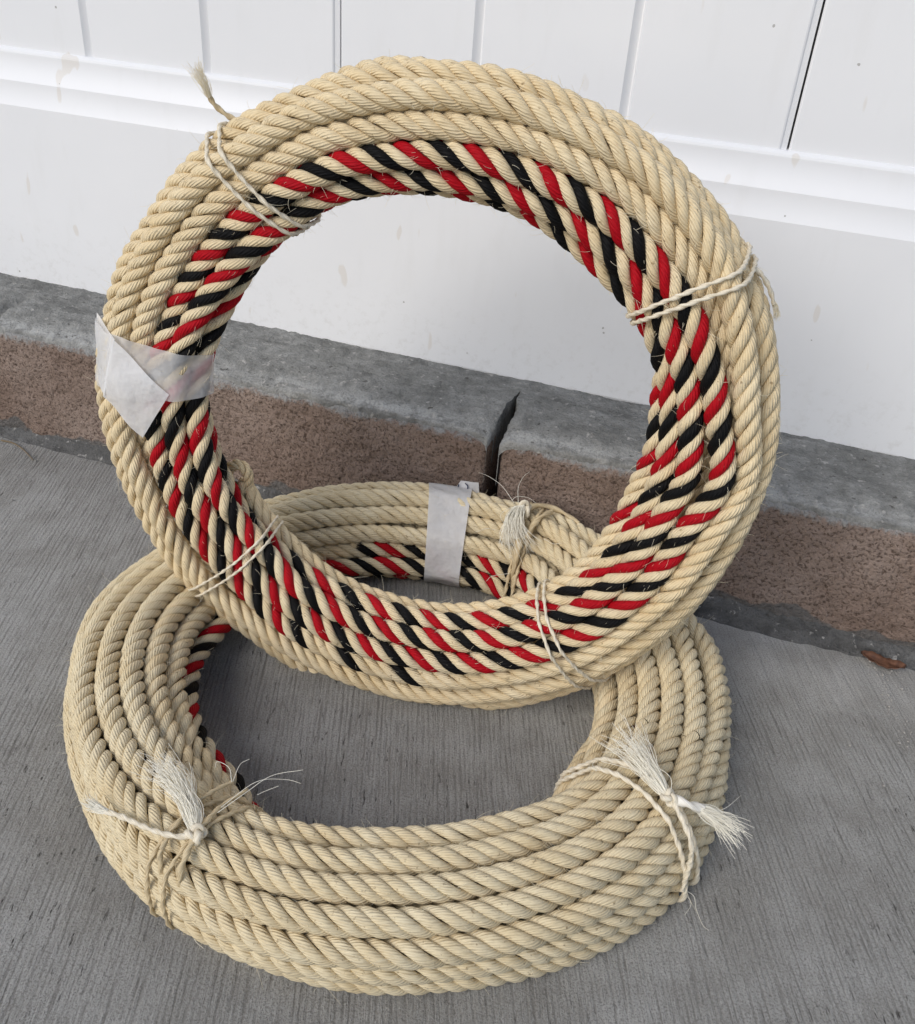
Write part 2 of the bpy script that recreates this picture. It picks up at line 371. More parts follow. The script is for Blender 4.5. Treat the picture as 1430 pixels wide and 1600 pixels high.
def cap_mesh(x0, x1, endl, endr):
    """cement bed on top of the blocks; at a joint its front falls into the gap while the back stays closed"""
    nt_ = 54; nx = int((x1 - x0) / .0020); seed = 41
    T = np.repeat(np.linspace(0, 1, nt_)[None], nx, 0)
    sm = .30 * np.clip((T - .20) / .12, 0, 1) + .70 * np.clip((T - .33) / .05, 0, 1)
    A0 = x0 - (.0044 * (1 - sm) if endl else 0); A1 = x1 + (.0044 * (1 - sm) if endr else 0)
    q0 = np.linspace(0, 1, nx)[:, None]
    X = A0 + (A1 - A0) * q0
    yb, ye = Y_RAIL + .012, Y_BLOCK
    L1, L2 = yb - ye - .03, .026
    zb = Z_LEDGE + .0075
    e = (T - .86) / .14
    Y = np.where(T < .45, yb - L1 * T / .45, np.where(T < .86, yb - L1 - L2 * (T - .45) / .41, ye + .004 - .0015 * np.sin(e * math.pi / 2)))
    Z = np.where(T < .45, zb + .002 * (1 - T / .45), np.where(T < .86, zb - .0062 * ((T - .45) / .41) ** 1.6, zb - .0062 - .0065 * e ** 1.5))
    Z = Z + fbm2(X, Y, 30, seed + 1, 3) * .0030 + fbm2(X, Y, 190, seed + 2, 4) * .0026
    Y = Y + fbm2(X, Z, 90, seed + 3, 3) * .003
    # an old crack runs across the bed at the far left
    (ax_, ay_), (bx_, by_) = on_z(-30, 497, .097)[:2], on_z(50, 462, .097)[:2]
    tt_ = np.clip(((X - ax_) * (bx_ - ax_) + (Y - ay_) * (by_ - ay_)) / ((bx_ - ax_) ** 2 + (by_ - ay_) ** 2), 0, 1)
    dd_ = np.hypot(X - ax_ - tt_ * (bx_ - ax_), Y - ay_ - tt_ * (by_ - ay_)) + fbm2(X, Y, 120, 4, 2) * .004
    Z = Z - .0055 * np.clip(1 - dd_ / .0045, 0, 1) ** .6 * (1 - tt_ ** 3)
    S = np.exp(-((T - .80) / .10) ** 2) * (.8 + .9 * fbm2(X, Y, 22, seed + 4, 3))
    for en, xe, sg in ((endl, A0, 1), (endr, A1, -1)):      # worn shoulders
        if en: Z = Z - .0060 * np.exp(-np.abs(X - xe) / (.0050 + .004 * fbm2(Y, X * 0, 90, 19, 2))) * np.clip((T - .40) / .3, 0, 1)
    if endl or endr:       # ragged broken edge and a straight wall down into the joint
        e_ = 0 if endl else -1; rag = fbm2(Y[e_] * 1.0, Y[e_] * 0, 260, 9, 3) * .0034 * sm[e_]
        X[e_] += rag; wall = (X[e_] + 0, Y[e_] + 0, Z[e_] - .026, S[e_] * 0)
        cat = (lambda a_, w_: np.vstack([w_[None], a_])) if endl else (lambda a_, w_: np.vstack([a_, w_[None]]))
        X, Y, Z, S = (cat(a_, w_) for a_, w_ in zip((X, Y, Z, S), wall)); nx += 1
    V = np.stack([X, Y, Z], -1).reshape(-1, 3)
    o = mesh_np('cement_cap', V, grid_faces(nx, nt_)[:, ::-1], True, attrs={'scrape': np.clip(S, 0, 1).ravel()})
    return o
for k, (a, c) in enumerate(BX):
    o = link('cement_cap', cap_mesh(a, c, k > 0, k < len(BX) - 1), curb, MAT_CEMENT)
    m_ = o.modifiers.new('edges', 'EDGE_SPLIT'); m_.split_angle = math.radians(60)
# added near-black sheet deep inside the joints, its colour standing in for shade
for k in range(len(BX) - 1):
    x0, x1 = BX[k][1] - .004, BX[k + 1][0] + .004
    o = link('joint_shade', mesh_np('joint_shade', [(x0, Y_BLOCK + .040, 0), (x1, Y_BLOCK + .040, 0), (x1, Y_BLOCK + .052, Z_LEDGE + .001), (x0, Y_BLOCK + .052, Z_LEDGE + .001)], [(0, 1, 2, 3)], False, attrs={'scrape': np.zeros(4)}), curb, simple_mat('shade_black', (.035, .031, .027), .95, .05))
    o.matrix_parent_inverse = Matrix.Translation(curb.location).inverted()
def fillet_mesh(x0, x1, seed):
    xs = np.arange(x0, x1, .003); nt_ = 20; t = np.linspace(0, 1, nt_)
    X = np.repeat(xs[:, None], nt_, 1); T = np.repeat(t[None], len(xs), 0)
    top = .0125 + .012 * fbm2(X * 0 + xs[:, None], X * 0, 16, seed, 4)
    out = .0115 + .014 * fbm2(X * 0 + xs[:, None], X * 0, 11, seed + 1, 4)
    Y = Y_BLOCK + .003 - (out + .004) * T ** .8; Z = top * (1 - T) ** 1.5 - .0008
    Y = Y + fbm2(X, Z + Y, 120, seed + 2, 3) * .003; Z = Z + fbm2(X, Y, 150, seed + 3, 3) * .0022 * (1 - T)
    V = np.stack([X, Y, Z], -1).reshape(-1, 3)
    return mesh_np('mortar_fillet', V, grid_faces(len(xs), nt_)[:, ::-1], True, attrs={'scrape': np.zeros(len(V))})
o = link('mortar_fillet', fillet_mesh(BX[0][0], BX[-1][1], 77), curb, MAT_MORTAR); o.matrix_parent_inverse = Matrix.Translation(curb.location).inverted()

# --- white vinyl fence
def vinyl_mat():
    m, n, b = new_mat('white_vinyl')
    geo = N(n, 'ShaderNodeNewGeometry'); P = geo.outputs['Position']
    bl = noise(n, P, 4.5, 4, .55); gr = noise(n, mapping(n, P, (60, 60, 14)), 1.0, 4, .6)
    col = mix(n, ramp(n, bl, [(.35, (0,) * 3), (.65, (1,) * 3)]), (.755, .760, .770), (.795, .798, .805))
    col = mix(n, ramp(n, gr, [(.56, (0,) * 3), (.8, (.16,) * 3)]), col, (.62, .61, .58))
    # dried splashes: pale brown drips
    d = noise(n, mapping(n, P, (75, 75, 26), loc=(.3, .1, .7)), 1.0, 2, .4)
    reg = noise(n, P, 5.0, 1, .5)
    df = math_n(n, 'MULTIPLY', ramp(n, d, [(.70, (0,) * 3), (.725, (1,) * 3)]), ramp(n, reg, [(.40, (0,) * 3), (.52, (.5,) * 3)]))
    col = mix(n, df, col, (.66, .61, .54))
    v = N(n, 'ShaderNodeTexVoronoi'); v.inputs['Scale'].default_value = 62; n.links.new(P, v.inputs['Vector'])
    vs_ = noise(n, P, 500, 2, .5)
    sp = math_n(n, 'ADD', v.outputs['Distance'], math_n(n, 'MULTIPLY', vs_, .06))
    sel = N(n, 'ShaderNodeSeparateColor'); n.links.new(v.outputs['Color'], sel.inputs[0])
    sf = math_n(n, 'MULTIPLY', math_n(n, 'LESS_THAN', sp, .080), math_n(n, 'GREATER_THAN', sel.outputs[0], .80))
    col = mix(n, math_n(n, 'MULTIPLY', sf, .6), col, (.20, .18, .15))
    sz = N(n, 'ShaderNodeSeparateXYZ'); n.links.new(P, sz.inputs[0])
    low = ramp(n, math_n(n, 'MULTIPLY', math_n(n, 'SUBTRACT', sz.outputs[2], .0965), 16.0), [(0, (1,) * 3), (.08, (.45,) * 3), (1, (0,) * 3)])
    spl = noise(n, P, 170, 4, .7)
    col = mix(n, math_n(n, 'MULTIPLY', low, ramp(n, spl, [(.52, (.02,) * 3), (.70, (.45,) * 3)])), col, (.42, .39, .34))
    n.links.new(col, b.inputs['Base Color'])
    b.inputs['Roughness'].default_value = .42; b.inputs['Specular IOR Level'].default_value = .4
    n.links.new(bump(n, noise(n, P, 18, 3, .5), .12, .003), b.inputs['Normal'])
    return m
MAT_VINYL = vinyl_mat()
fence = empty('vinyl_fence', (-.2, Y_RAIL, .096))
tag(fence, 'white vinyl privacy fence with grooved boards above a wide moulded bottom rail', 'fence')
FX0, FX1 = -1.6, 1.2
def unparent_offset(o, p): o.matrix_parent_inverse = Matrix.Translation(p.location).inverted()
prof = [(Y_RAIL + .03, .0965), (Y_RAIL + .004, .0965), (Y_RAIL + .001, .0975), (Y_RAIL, .0995), (Y_RAIL, .165), (Y_RAIL, .2340)]
for (za, zc, ya, yc) in ((.2342, .2508, 0, .0036), (.2512, .2690, .0038, .0086)):      # two hollow mouldings, each flaring out towards its lower edge
    for t in np.linspace(1, 0, 10): prof.append((Y_RAIL + yc - (yc - ya) * t ** 2, zc - (zc - za) * t))
prof += [(Y_RAIL + .0090, .2704), (Y_RAIL + .0100, .2714), (Y_RAIL + .0114, .2722), (Y_RAIL + .03, .2725)]
pr = np.array(prof); xs = np.linspace(FX0, FX1, 30)
V = np.array([(x, y, z) for x in xs for y, z in prof])
o = link('bottom_rail', mesh_np('bottom_rail', V, grid_faces(len(xs), len(prof)), True), fence, MAT_VINYL); unparent_offset(o, fence)
m_ = o.modifiers.new('edges', 'EDGE_SPLIT'); m_.split_angle = math.radians(13)
BW = .15819824 * Y_BOARD; BX0 = -.78137619 * Y_BOARD            # x of the first visible groove, spacing
def groove(x):      # faux groove: wide shallow left flank, steep right flank (x = its right edge)
    return [(x - .0064, 0), (x - .0060, .0003), (x - .0030, .0030), (x - .0018, .0038), (x - .0012, .0037), (x - .0002, .0006), (x + .0004, 0)]
for j in range(-2, 4):
    xl = BX0 + (2 + 3 * j) * BW; xr = xl + 3 * BW          # a board spans three spacings, its joints at grooves 2, 5, ...
    p = [(xl + .0003, .012), (xl + .0003, .0016), (xl + .0010, .0004), (xl + .0018, 0)]
    for q in (1, 2): p += [(xl + q * BW - .03, 0)] + groove(xl + q * BW)
    p += [(xr - .03, 0), (xr - .0056, 0), (xr - .0048, .0003), (xr - .0040, .0012), (xr - .0010, .0020), (xr - .0004, .012)]
    V = [(x, Y_BOARD + d, z) for x, d in p for z in (.262, .60, 1.80)]
    o = link('board', mesh_np('board', V, grid_faces(len(p), 3)[:, ::-1], True), fence, MAT_VINYL); unparent_offset(o, fence)
    m_ = o.modifiers.new('edges', 'EDGE_SPLIT'); m_.split_angle = math.radians(14)
# plain backing of the fence core so no light leaks between boards
o = link('fence_core', mesh_np('fence_core', [(FX0, Y_BOARD + .02, .09), (FX1, Y_BOARD + .02, .09), (FX1, Y_BOARD + .02, 1.80), (FX0, Y_BOARD + .02, 1.80)], [(0, 1, 2, 3)], False), fence, MAT_VINYL); unparent_offset(o, fence)

# ------------------------------------------------------------------ ropes
D = .0121                       # rope diameter
LAY = .0335                     # length of one full turn of the strands
NT = 240                        # samples of each winding round the coil
RC, RS = .00377, .00232         # strand centre circle, strand radius

class Coil:
    """a frame (origin, e1, e2, n) in which a winding is r(theta), h(theta)"""
    def __init__(s, o, e1, e2):
        s.o, s.e1, s.e2 = np.array(o, float), np.array(e1, float), np.array(e2, float); s.n = np.cross(s.e1, s.e2)
        s.paths = []
    def px(s, u, v, h):
        q = on_plane(u, v, s.o + s.n * h, s.n) - s.o
        a, b = q @ s.e1, q @ s.e2
        return math.degrees(-math.atan2(b, a)) % 360, math.hypot(a, b), h      # clockwise angle from e1
    def pos(s, tau, r, h):
        t = np.radians(-np.asarray(tau, float))
        return s.o + (r * np.cos(t))[..., None] * s.e1 + (r * np.sin(t))[..., None] * s.e2 + np.asarray(h)[..., None] * s.n
    def closed(s, name, pts, mob=.35, sig=5, **kw):
        """pts: list of (tau, r, h)"""
        pts = sorted(pts); t = np.array([p[0] for p in pts]); g = np.arange(NT) * 360 / NT
        tt = np.r_[t - 360, t, t + 360]
        r = smooth_periodic(np.interp(g, tt, np.tile([p[1] for p in pts], 3)), sig)
        h = smooth_periodic(np.interp(g, tt, np.tile([p[2] for p in pts], 3)), sig)
        s.paths.append(dict(name=name, closed=True, tau=g, r=r, h=h, mob=mob, **kw))
    def spiral(s, name, pts, t0, t1, mob=.3, sig=4, **kw):
        pts = sorted(pts); t = np.array([p[0] for p in pts])
        i0, i1 = int(round(t0 * NT / 360)), int(round(t1 * NT / 360)); g = np.arange(i0, i1 + 1) * 360 / NT
        r = smooth_open(np.interp(g, t, [p[1] for p in pts]), sig); h = smooth_open(np.interp(g, t, [p[2] for p in pts]), sig)
        s.paths.append(dict(name=name, closed=False, i0=i0, tau=g, r=r, h=h, mob=mob, **kw))
    def relax(s, iters=160, floor=None, ymax=None, dmin=D * .955):
        # every sample, keyed by its angular slot
        slots = [[] for _ in range(NT)]
        for pi, p in enumerate(s.paths):
            for k in range(len(p['r'])):
                slots[(k + (0 if p['closed'] else p['i0'])) % NT].append((pi, k))
        mx = max(map(len, slots)); PI = -np.ones((NT, mx), int); K = np.zeros((NT, mx), int)
        for a, sl in enumerate(slots):
            for b, (pi, k) in enumerate(sl): PI[a, b] = pi; K[a, b] = k
        mobs = np.array([p['mob'] for p in s.paths] + [0.0])[PI]
        valid = PI >= 0
        for it in range(iters):
            R = np.full((NT, mx), 9.0) + np.arange(mx) * .1; H = np.zeros((NT, mx))
            for pi, p in enumerate(s.paths):
                m = PI == pi; R[m] = p['r'][K[m]]; H[m] = p['h'][K[m]]
            dr = R[:, :, None] - R[:, None, :]; dh = H[:, :, None] - H[:, None, :]
            d = np.sqrt(dr ** 2 + dh ** 2) + 1e-9
            pen = np.clip(dmin - d, 0, None) * (valid[:, :, None] & valid[:, None, :]) * (1 - np.eye(mx))
            wi = mobs[:, :, None] / (mobs[:, :, None] + mobs[:, None, :] + 1e-9)
            R2 = (pen * wi * dr / d).sum(2) * .5; H2 = (pen * wi * dh / d).sum(2) * .5
            for pi, p in enumerate(s.paths):
                m = PI == pi
                a = np.zeros(len(p['r'])); b = np.zeros(len(p['r'])); a[K[m]] = R2[m]; b[K[m]] = H2[m]
                if p['closed']: a, b = smooth_periodic(a, 3), smooth_periodic(b, 3)
                else: a, b = smooth_open(a, 3), smooth_open(b, 3)
                p['r'] = p['r'] + a; p['h'] = p['h'] + b
                if floor is not None: p['h'] = np.maximum(p['h'], floor)
                if ymax is not None:
                    sn = np.sin(np.radians(-p['tau'])); lim = np.where(sn > .3, (ymax - s.o[1]) / np.maximum(sn, .3), 9)
                    p['r'] = np.minimum(p['r'], lim)
    def line(s, p):
        t, r, h = p['tau'], p['r'], p['h']
        if p['closed']:
            t = np.r_[t, 360]; r = np.r_[r, r[0]]; h = np.r_[h, h[0]]
        f = np.linspace(0, len(t) - 1, (len(t) - 1) * 6 + 1)
        P = s.pos(np.interp(f, np.arange(len(t)), t), np.interp(f, np.arange(len(t)), r), np.interp(f, np.arange(len(t)), h))
        for i in range(3):
            P[:, i] = smooth_periodic_closed(P[:, i]) if p['closed'] else smooth_open(P[:, i], 5)
        return P
    def section(s, tau):
        """centres (r, h) of all windings at an angle"""
        out = []
        for p in s.paths:
            i = int(round(tau * NT / 360)) % NT
            ks = [i] if p['closed'] else [k for k in range((i - p['i0']) % NT, len(p['r']), NT)]
            out += [(p['r'][k], p['h'][k]) for k in ks]
        return np.array(out)
def smooth_periodic_closed(a):
    b = smooth_periodic(a[:-1], 5); return np.r_[b, b[:1]]

def tube(P, rad, sides=6, up=None, uv=False, closed=False, cap=True, ell=None):
    """plain tube along P; rad scalar or array"""
    P = np.asarray(P, float); n = len(P); rad = np.broadcast_to(rad, (n,))
    T = norm(np.gradient(P, axis=0)); up = np.array([0.3, .2, .93]) if up is None else up
    Nn = norm(np.cross(T, np.broadcast_to(up, T.shape))); B = np.cross(T, Nn)
    a = np.linspace(0, 2 * math.pi, sides + 1)[: sides + (1 if uv else 0)]
    V = P[:, None] + rad[:, None, None] * (np.cos(a)[None, :, None] * Nn[:, None] + np.sin(a)[None, :, None] * B[:, None])
    m = len(a); i, j = np.meshgrid(np.arange(n - 1), np.arange(m - 1 if uv else m), indexing='ij')
    j2 = (j + 1) % m
    F = np.stack([i * m + j, i * m + j2, (i + 1) * m + j2, (i + 1) * m + j], -1).reshape(-1, 4)
    UV = None
    if uv:
        sl = np.r_[0, np.cumsum(np.linalg.norm(np.diff(P, axis=0), axis=1))]
        UV = np.stack([np.repeat(sl, m), np.tile(a / (2 * math.pi) * .017, n)], 1)
    return V.reshape(-1, 3), F, UV
def merge(parts):
    Vs, Fs, Us, o = [], [], [], 0
    for V, F, U in parts:
        Vs.append(V); Fs.append(F + o); o += len(V)
        Us.append(U if U is not None else np.zeros((len(V), 2)))
    return np.vstack(Vs), np.vstack(Fs), np.vstack(Us)

HAIR_SEEDS = {}
def build_rope(parent, name, P, ref, phase, dyes, mats, scale=1.0, seg=13, sides=9, closed=True, label=None, strand_labels=None, seed=0):
    """P dense centre line; ref reference normal (3,) ; phase(s)->angle ; dyes: list of 4 arrays along P (or None)"""
    r_ = np.random.default_rng(seed)
    S = np.r_[0, np.cumsum(np.linalg.norm(np.diff(P, axis=0), axis=1))]
    n = int(S[-1] / (LAY * scale) * seg); s = np.linspace(0, S[-1], n + 1)
    C = np.stack([np.interp(s, S, P[:, i]) for i in range(3)], 1)
    if closed: T = norm(np.roll(C[:-1], -1, 0) - np.roll(C[:-1], 1, 0)); T = np.vstack([T, T[:1]])
    else: T = norm(np.gradient(C, axis=0))
    Nn = norm(np.broadcast_to(ref, T.shape) - (T @ ref)[:, None] * T); B = np.cross(T, Nn)
    ph = phase(s)
    # dull inner core = the part's own mesh
    V, F, U = tube(C[::4] if not closed else np.vstack([C[:-1:4], C[:1]]), .0016 * scale, 5, ref)
    rope = link(name, mesh_np(name, V, F, True), parent, MAT_CORE)
    if label: rope['label'] = label
    for k in range(4):
        wob = 1 + .05 * np.sin(s * 63 + k * 2.1 + seed) + .04 * np.sin(s * 141 + k + seed * 3) + .03 * np.sin(s * 377 + k * 5)
        rad = RC * scale * (1 + .03 * np.sin(s * 97 + k * 1.3 + seed))
        rs = RS * scale * wob
        a = ph + k * math.pi / 2 + .10 * np.sin(s * 47 + k * 1.7 + seed) + .05 * np.sin(s * 183 + k * 2.9 + seed)
        O = np.cos(a)[:, None] * Nn + np.sin(a)[:, None] * B
        Q = C + O * rad[:, None]
        if closed: Tq = norm(np.roll(Q[:-1], -1, 0) - np.roll(Q[:-1], 1, 0)); Tq = np.vstack([Tq, Tq[:1]])
        else: Tq = norm(np.gradient(Q, axis=0))
        Oq = norm(O - (O * Tq).sum(1, keepdims=True) * Tq); Bq = np.cross(Tq, Oq)
        b = np.linspace(math.pi, 3 * math.pi, sides + 1)      # seam faces inwards
        V = Q[:, None] + rs[:, None, None] * (1.0 * np.cos(b)[None, :, None] * Oq[:, None] + 1.06 * np.sin(b)[None, :, None] * Bq[:, None])
        m = sides + 1
        F = grid_faces(len(s), m)[:, ::-1]
        sl = np.r_[0, np.cumsum(np.linalg.norm(np.diff(Q, axis=0), axis=1))]
        UV = np.stack([np.repeat(sl, m) + .37 * k + seed * .713, np.tile((b - math.pi) * RS * scale, len(s))], 1)
        dye = np.zeros(len(s)) if dyes is None or dyes[k] is None else np.interp(s, S, dyes[k])
        o = link('strand', mesh_np('strand', V.reshape(-1, 3), F, True, UV, {'dye': np.repeat(dye, m)}), rope, mats[k])
        if strand_labels and strand_labels[k]: o['label'] = strand_labels[k]
    return rope, C, T

# hairs standing off the rope surface
def hairs(parent, lines, n, name='loose_fibres', lo=.002, hi=.009, rad=.00008, seed=1, mat=None, off=None):
    r_ = np.random.default_rng(seed); parts = []; off = D * .47 if off is None else off
    lens = np.array([len(l) for l in lines], float); pick = r_.choice(len(lines), n, p=lens / lens.sum())
    for q in pick:
        C = lines[q]; i = r_.integers(2, len(C) - 3); T = norm(C[i + 1] - C[i - 1])
        v = r_.normal(size=3); v -= (v @ T) * T; v = norm(v)
        L = lo + (hi - lo) * r_.random() ** 2.5; bend = norm(r_.normal(size=3)); t = np.linspace(0, 1, 5)[:, None]
        dirv = norm(v * (.35 + .65 * r_.random()) + T * r_.normal() * .9)
        H = C[i] + v * off + dirv * L * t + bend * L * .35 * t ** 2
        parts.append(tube(H, rad * (1.1 - .6 * t[:, 0]), 3, np.array([.31, .77, .2])))
    V, F, U = merge(parts)
    o = link(name, mesh_np(name, V, F, True), parent, mat or MAT_FIBRE); o['kind'] = 'stuff'; return o

# ================================================================== coil B: standing coil
tB, yB = math.radians(5.05), math.radians(5.14)
eB1 = np.array([math.cos(yB), math.sin(yB), 0]); bk = np.array([-math.sin(yB), math.cos(yB), 0])
eB2 = math.sin(tB) * bk + math.cos(tB) * np.array([0, 0, 1.0])
B = Coil((-.1348, .382, .1629), eB1, eB2)
# windings of the front layer traced on the photograph (pixel x, y, height above the mid plane in mm), W0 outermost;
# the rope spirals inwards clockwise, so each winding runs right - bottom - left - top
TR = {
 -1: [(943.6,177,-9),(998,215.5,-9),(1039,242,-9),(1084.5,291,-9),(1121,331,-9),(1148,369,-9),(1166,400,-9),(1187,459,-9),(1202,513.6,-9)],
 0: [(1209,550,-10),(1212,620,-10),(1206,700,-10),(1190,770,-10),(1160,840,-10),(1110,920,-9),(1045,982,-7),(1009,1003.6,-5),(922,1062,-4),(876,1078,-4),(822,1093,-4),(767,1101,-4),(685,1102,-4),(622,1094,-4),(571,1086,-4),(525,1068,-4),(482,1050,-4),(444,1028,-3),(402,997,-2),(340,950,-1),(293,907,0),(267,882,1),(253,853,1),(238,827,2),(225,800,2),(211,782,3),(196,751,3),(185,718,3),(174,678,3),(164,642,3),(158,602,3),(163,550,3),(171,502,3),(178,465,3),(189,429,3),(200,402,3),(213,380,3),(229,356,4),(249,334,4),(277,290,4),(304,261,4),(352,219,4),(377,203,4),(423,177,4),(459,161,4),(557,128,4),(700,116,4),(807,134,3),(862,152,3),(907,175,2),(953,203,2),(1012,245,2),(1048,276,2),(1075,309,2),(1103,342,2),(1126,376,3),(1148,414,3),(1171,463,4)],
 1: [(1183,495,4),(1193,541,4),(1196,627,4),(1196,672,4),(1187,723,4),(1176,763,4),(1163,796,4),(1143,836,4),(1113,885,4),(1089,914,4),(1063,943,4),(1034,971,4),(998,994,4),(963,1014,5),(931,1038,5),(876,1058,6),(822,1069,6),(767,1078,6),(701,1086,6),(638,1081,6),(583,1064,6),(534,1050,7),(493,1029,8),(444,1005,9),(416,981,9),(314,909,10),(298,882,11),(280,853,12),(264,822,12),(247,794,13),(229,760,13),(216,729,13),(204,702,14),(193,669,14),(190,600,14),(193,550,14),(202,502,14),(209,471,14),(220,438,15),(234,411,15),(249,384,15),(267,356,15),(285,329,16),(301,313,16),(337,284,16),(377,252,16),(423,217,16),(477,183,16),(557,166,16),(700,154,16),(807,170,16),(862,192,16),(907,215,16),(953,243,16),(998,277,16),(1034,308,16),(1053,323,16),(1084,360,16),(1112,396,16),(1126,433,16)],
 2: [(1143,492,16),(1154,523,16),(1160,568,16),(1162,627,16),(1160,672,16),(1152,718,16),(1143,760,16),(1129,796,16),(1111,833,16),(1091,865,16),(1067,898,16),(1040,929,16),(1009,956,15),(973,982,14),(931,1011,13),(885,1034,13),(834,1045,13),(794,1053,13),(755,1058,13),(700,1061,13),(654,1056,13),(613,1048,13),(571,1034,13),(531,1020,13),(496,1005,13),(458,983,13),(433,965,13),(402,936,13),(374,909,13),(342,876,13),(316,845,13),(293,813,13),(274,780,13),(267,762,13),(256,733,13),(247,700,13),(244,667,13),(243,600,13),(253,533,13),(265,498,13),(282,465,13),(304,429,13),(325,398,13),(349,369,13),(380,334,13),(423,312,14),(468,283,14),(495,264,14),(557,250,14),(700,241,14),(807,259,14),(871,284,14),(918,306,14),(962,334,14),(997,369,15),(1039,424,16),(1069,463,16)],
 3: [(1093,519,17),(1107,564,17),(1120,623,17),(1122,669,17),(1116,716,17),(1103,760,17),(1089,796,17),(1065,838,17),(1045,874,17),(1016,909,17),(985,936,17),(953,964,17),(913,985,17),(867,1002,17),(831,1016,17),(785,1026,17),(747,1030,17),(705,1031,17),(660,1027,17),(622,1018,17),(573,1006,17),(533,992,17),(496,973,17),(462,951,17),(429,925,17),(402,891,17),(371,860,16),(347,831,16),(323,800,16),(302,771,15),(285,714,15),(278,678,15),(271,645,15),(275,590,15),(285,538,14),(294,511,14),(309,480,14),(333,447,13),(354,414,12),(385,380,11),(423,348,10),(459,324,9),(492,303,8),(557,283,8),(700,279,8),(811,303,8),(862,324,9),(905,341,10),(952,385,11),(1000,433,13),(1034,477,14)],
 4: [(1056,532,14),(1073,568,14),(1077,627,14),(1078,673,14),(1071,720,14),(1054,763,14),(1034,803,14),(1013,845,14),(987,882,14),(960,913,14),(931,938,14),(885,965,13),(836,982,12),(807,993,12),(767,999,12),(729,1002,12),(690,999,12),(650,992,12),(594,983,12),(554,967,12),(523,949,12),(482,925,12),(451,904,12),(416,864,11),(387,833,11),(362,798,11),(338,767,11),(333,753,11),(314,705,11),(309,678,10),(302,647,10),(305,590,9),(314,538,8),(327,511,7),(345,476,6),(367,440,4),(392,403,2),(436,355,0),(515,303,-3),(620,283,-4),(720,290,-4),(830,326,-3),(900,376,-1),(960,436,2),(986,459,4),(1014,490,6)],
 5: [(1033,535,6),(1045,573,6),(1053,620,6),(1051,643,6),(1047,685,6),(1038,723,6),(1027,760,6),(1011,802,6),(991,833,6),(973,860,6),(950,885,6),(933,902,5),(898,927,5),(867,947,4),(827,962,4),(789,971,4),(751,975,4),(713,979,4),(674,976,4),(638,967,4),(593,953,3),(549,938,3),(513,920,3),(478,902,3),(442,870,2),(408,838,2),(379,808,2),(356,770,2),(341,740,2),(327,702,1),(317,664,0),('t',215,.129,-.006),('t',245,.133,-.013),('t',270,.134,-.016),('t',300,.132,-.013),('t',335,.127,-.006)],
 6: [(1031,577,-6),(1036,610,-6),(1033,642,-6),(1028,665,-6),(1016,709,-6),(1007,738,-6),(992,775,-6),(969,823,-6),(945,852,-6),(922,884,-7),(894,905,-7),(867,925,-7),(831,940,-8),(794,949,-8),(751,957,-8),(693,960,-8),(646,952,-8),(598,940,-8),(562,927,-8),(520,908,-8),(474,876,-8),(447,849,-9),(420,822,-9),(402,798,-10),(384,766,-11)],
}
pts = []
for k, L in TR.items():
    for q_ in L:
        if q_[0] == 't': pts.append((360 * k + q_[1], q_[2], q_[3])); continue
        u, v, h = q_
        pu = 13 if k == -1 else (15 if k == 0 and u > 1100 and v < 930 and v > 500 and h < -5 else (2 if v < 300 else 7) if k == 0 else 0)
        dl = math.hypot(680 - u, 610 - v); u, v = u + (680 - u) / dl * pu, v + (610 - v) / dl * pu
        t, r, hh = B.px(u, v, h / 1000.0)
        if k == -1: t -= 360
        elif t > 300 and v > 400 and u > 1000 and k >= 0 and L.index(q_) < 5: t -= 360
        pts.append((360 * max(k, 0) + t, r, hh))
pts += [(-135, .141, -.034), (-110, .145, -.030), (-85, .152, -.020)]
B.spiral('front_rope', pts, -135, 360 * 6 + 152, mob=.06, sig=3)
qp = [(807,213),(853,233),(898,253),(943,281),(989,312),(1012,331),(1048,376),(1075,418),(486,230),(441,257),(404,283),(377,299),(352,315),(328,333),(308,357),(291,384),(273,411),(258,438),(245,471),(234,502),(227,529),(557,207),(700,196)]
q = [B.px(u, v, .0145) for u, v in qp] + [(5, .146, .004), (30, .146, .002), (60, .146, 0), (90, .146, -.001), (120, .147, .000), (150, .149, .004), (170, .150, .006)]
B.closed('back_rope', q, mob=.06)
for (r0, h0) in ((.153, -.010), (.141, -.009), (.130, -.016), (.147, -.020), (.136, -.026)):
    B.closed('back_rope', [(t, r0 + .003 * math.sin(math.radians(t * 2 + r0 * 9000)), h0 + .002 * math.cos(math.radians(t + r0 * 7000))) for t in range(0, 360, 20)], mob=1.0)
keepB = [(p['r'].copy(), p['h'].copy()) for p in B.paths]
B.relax(150)

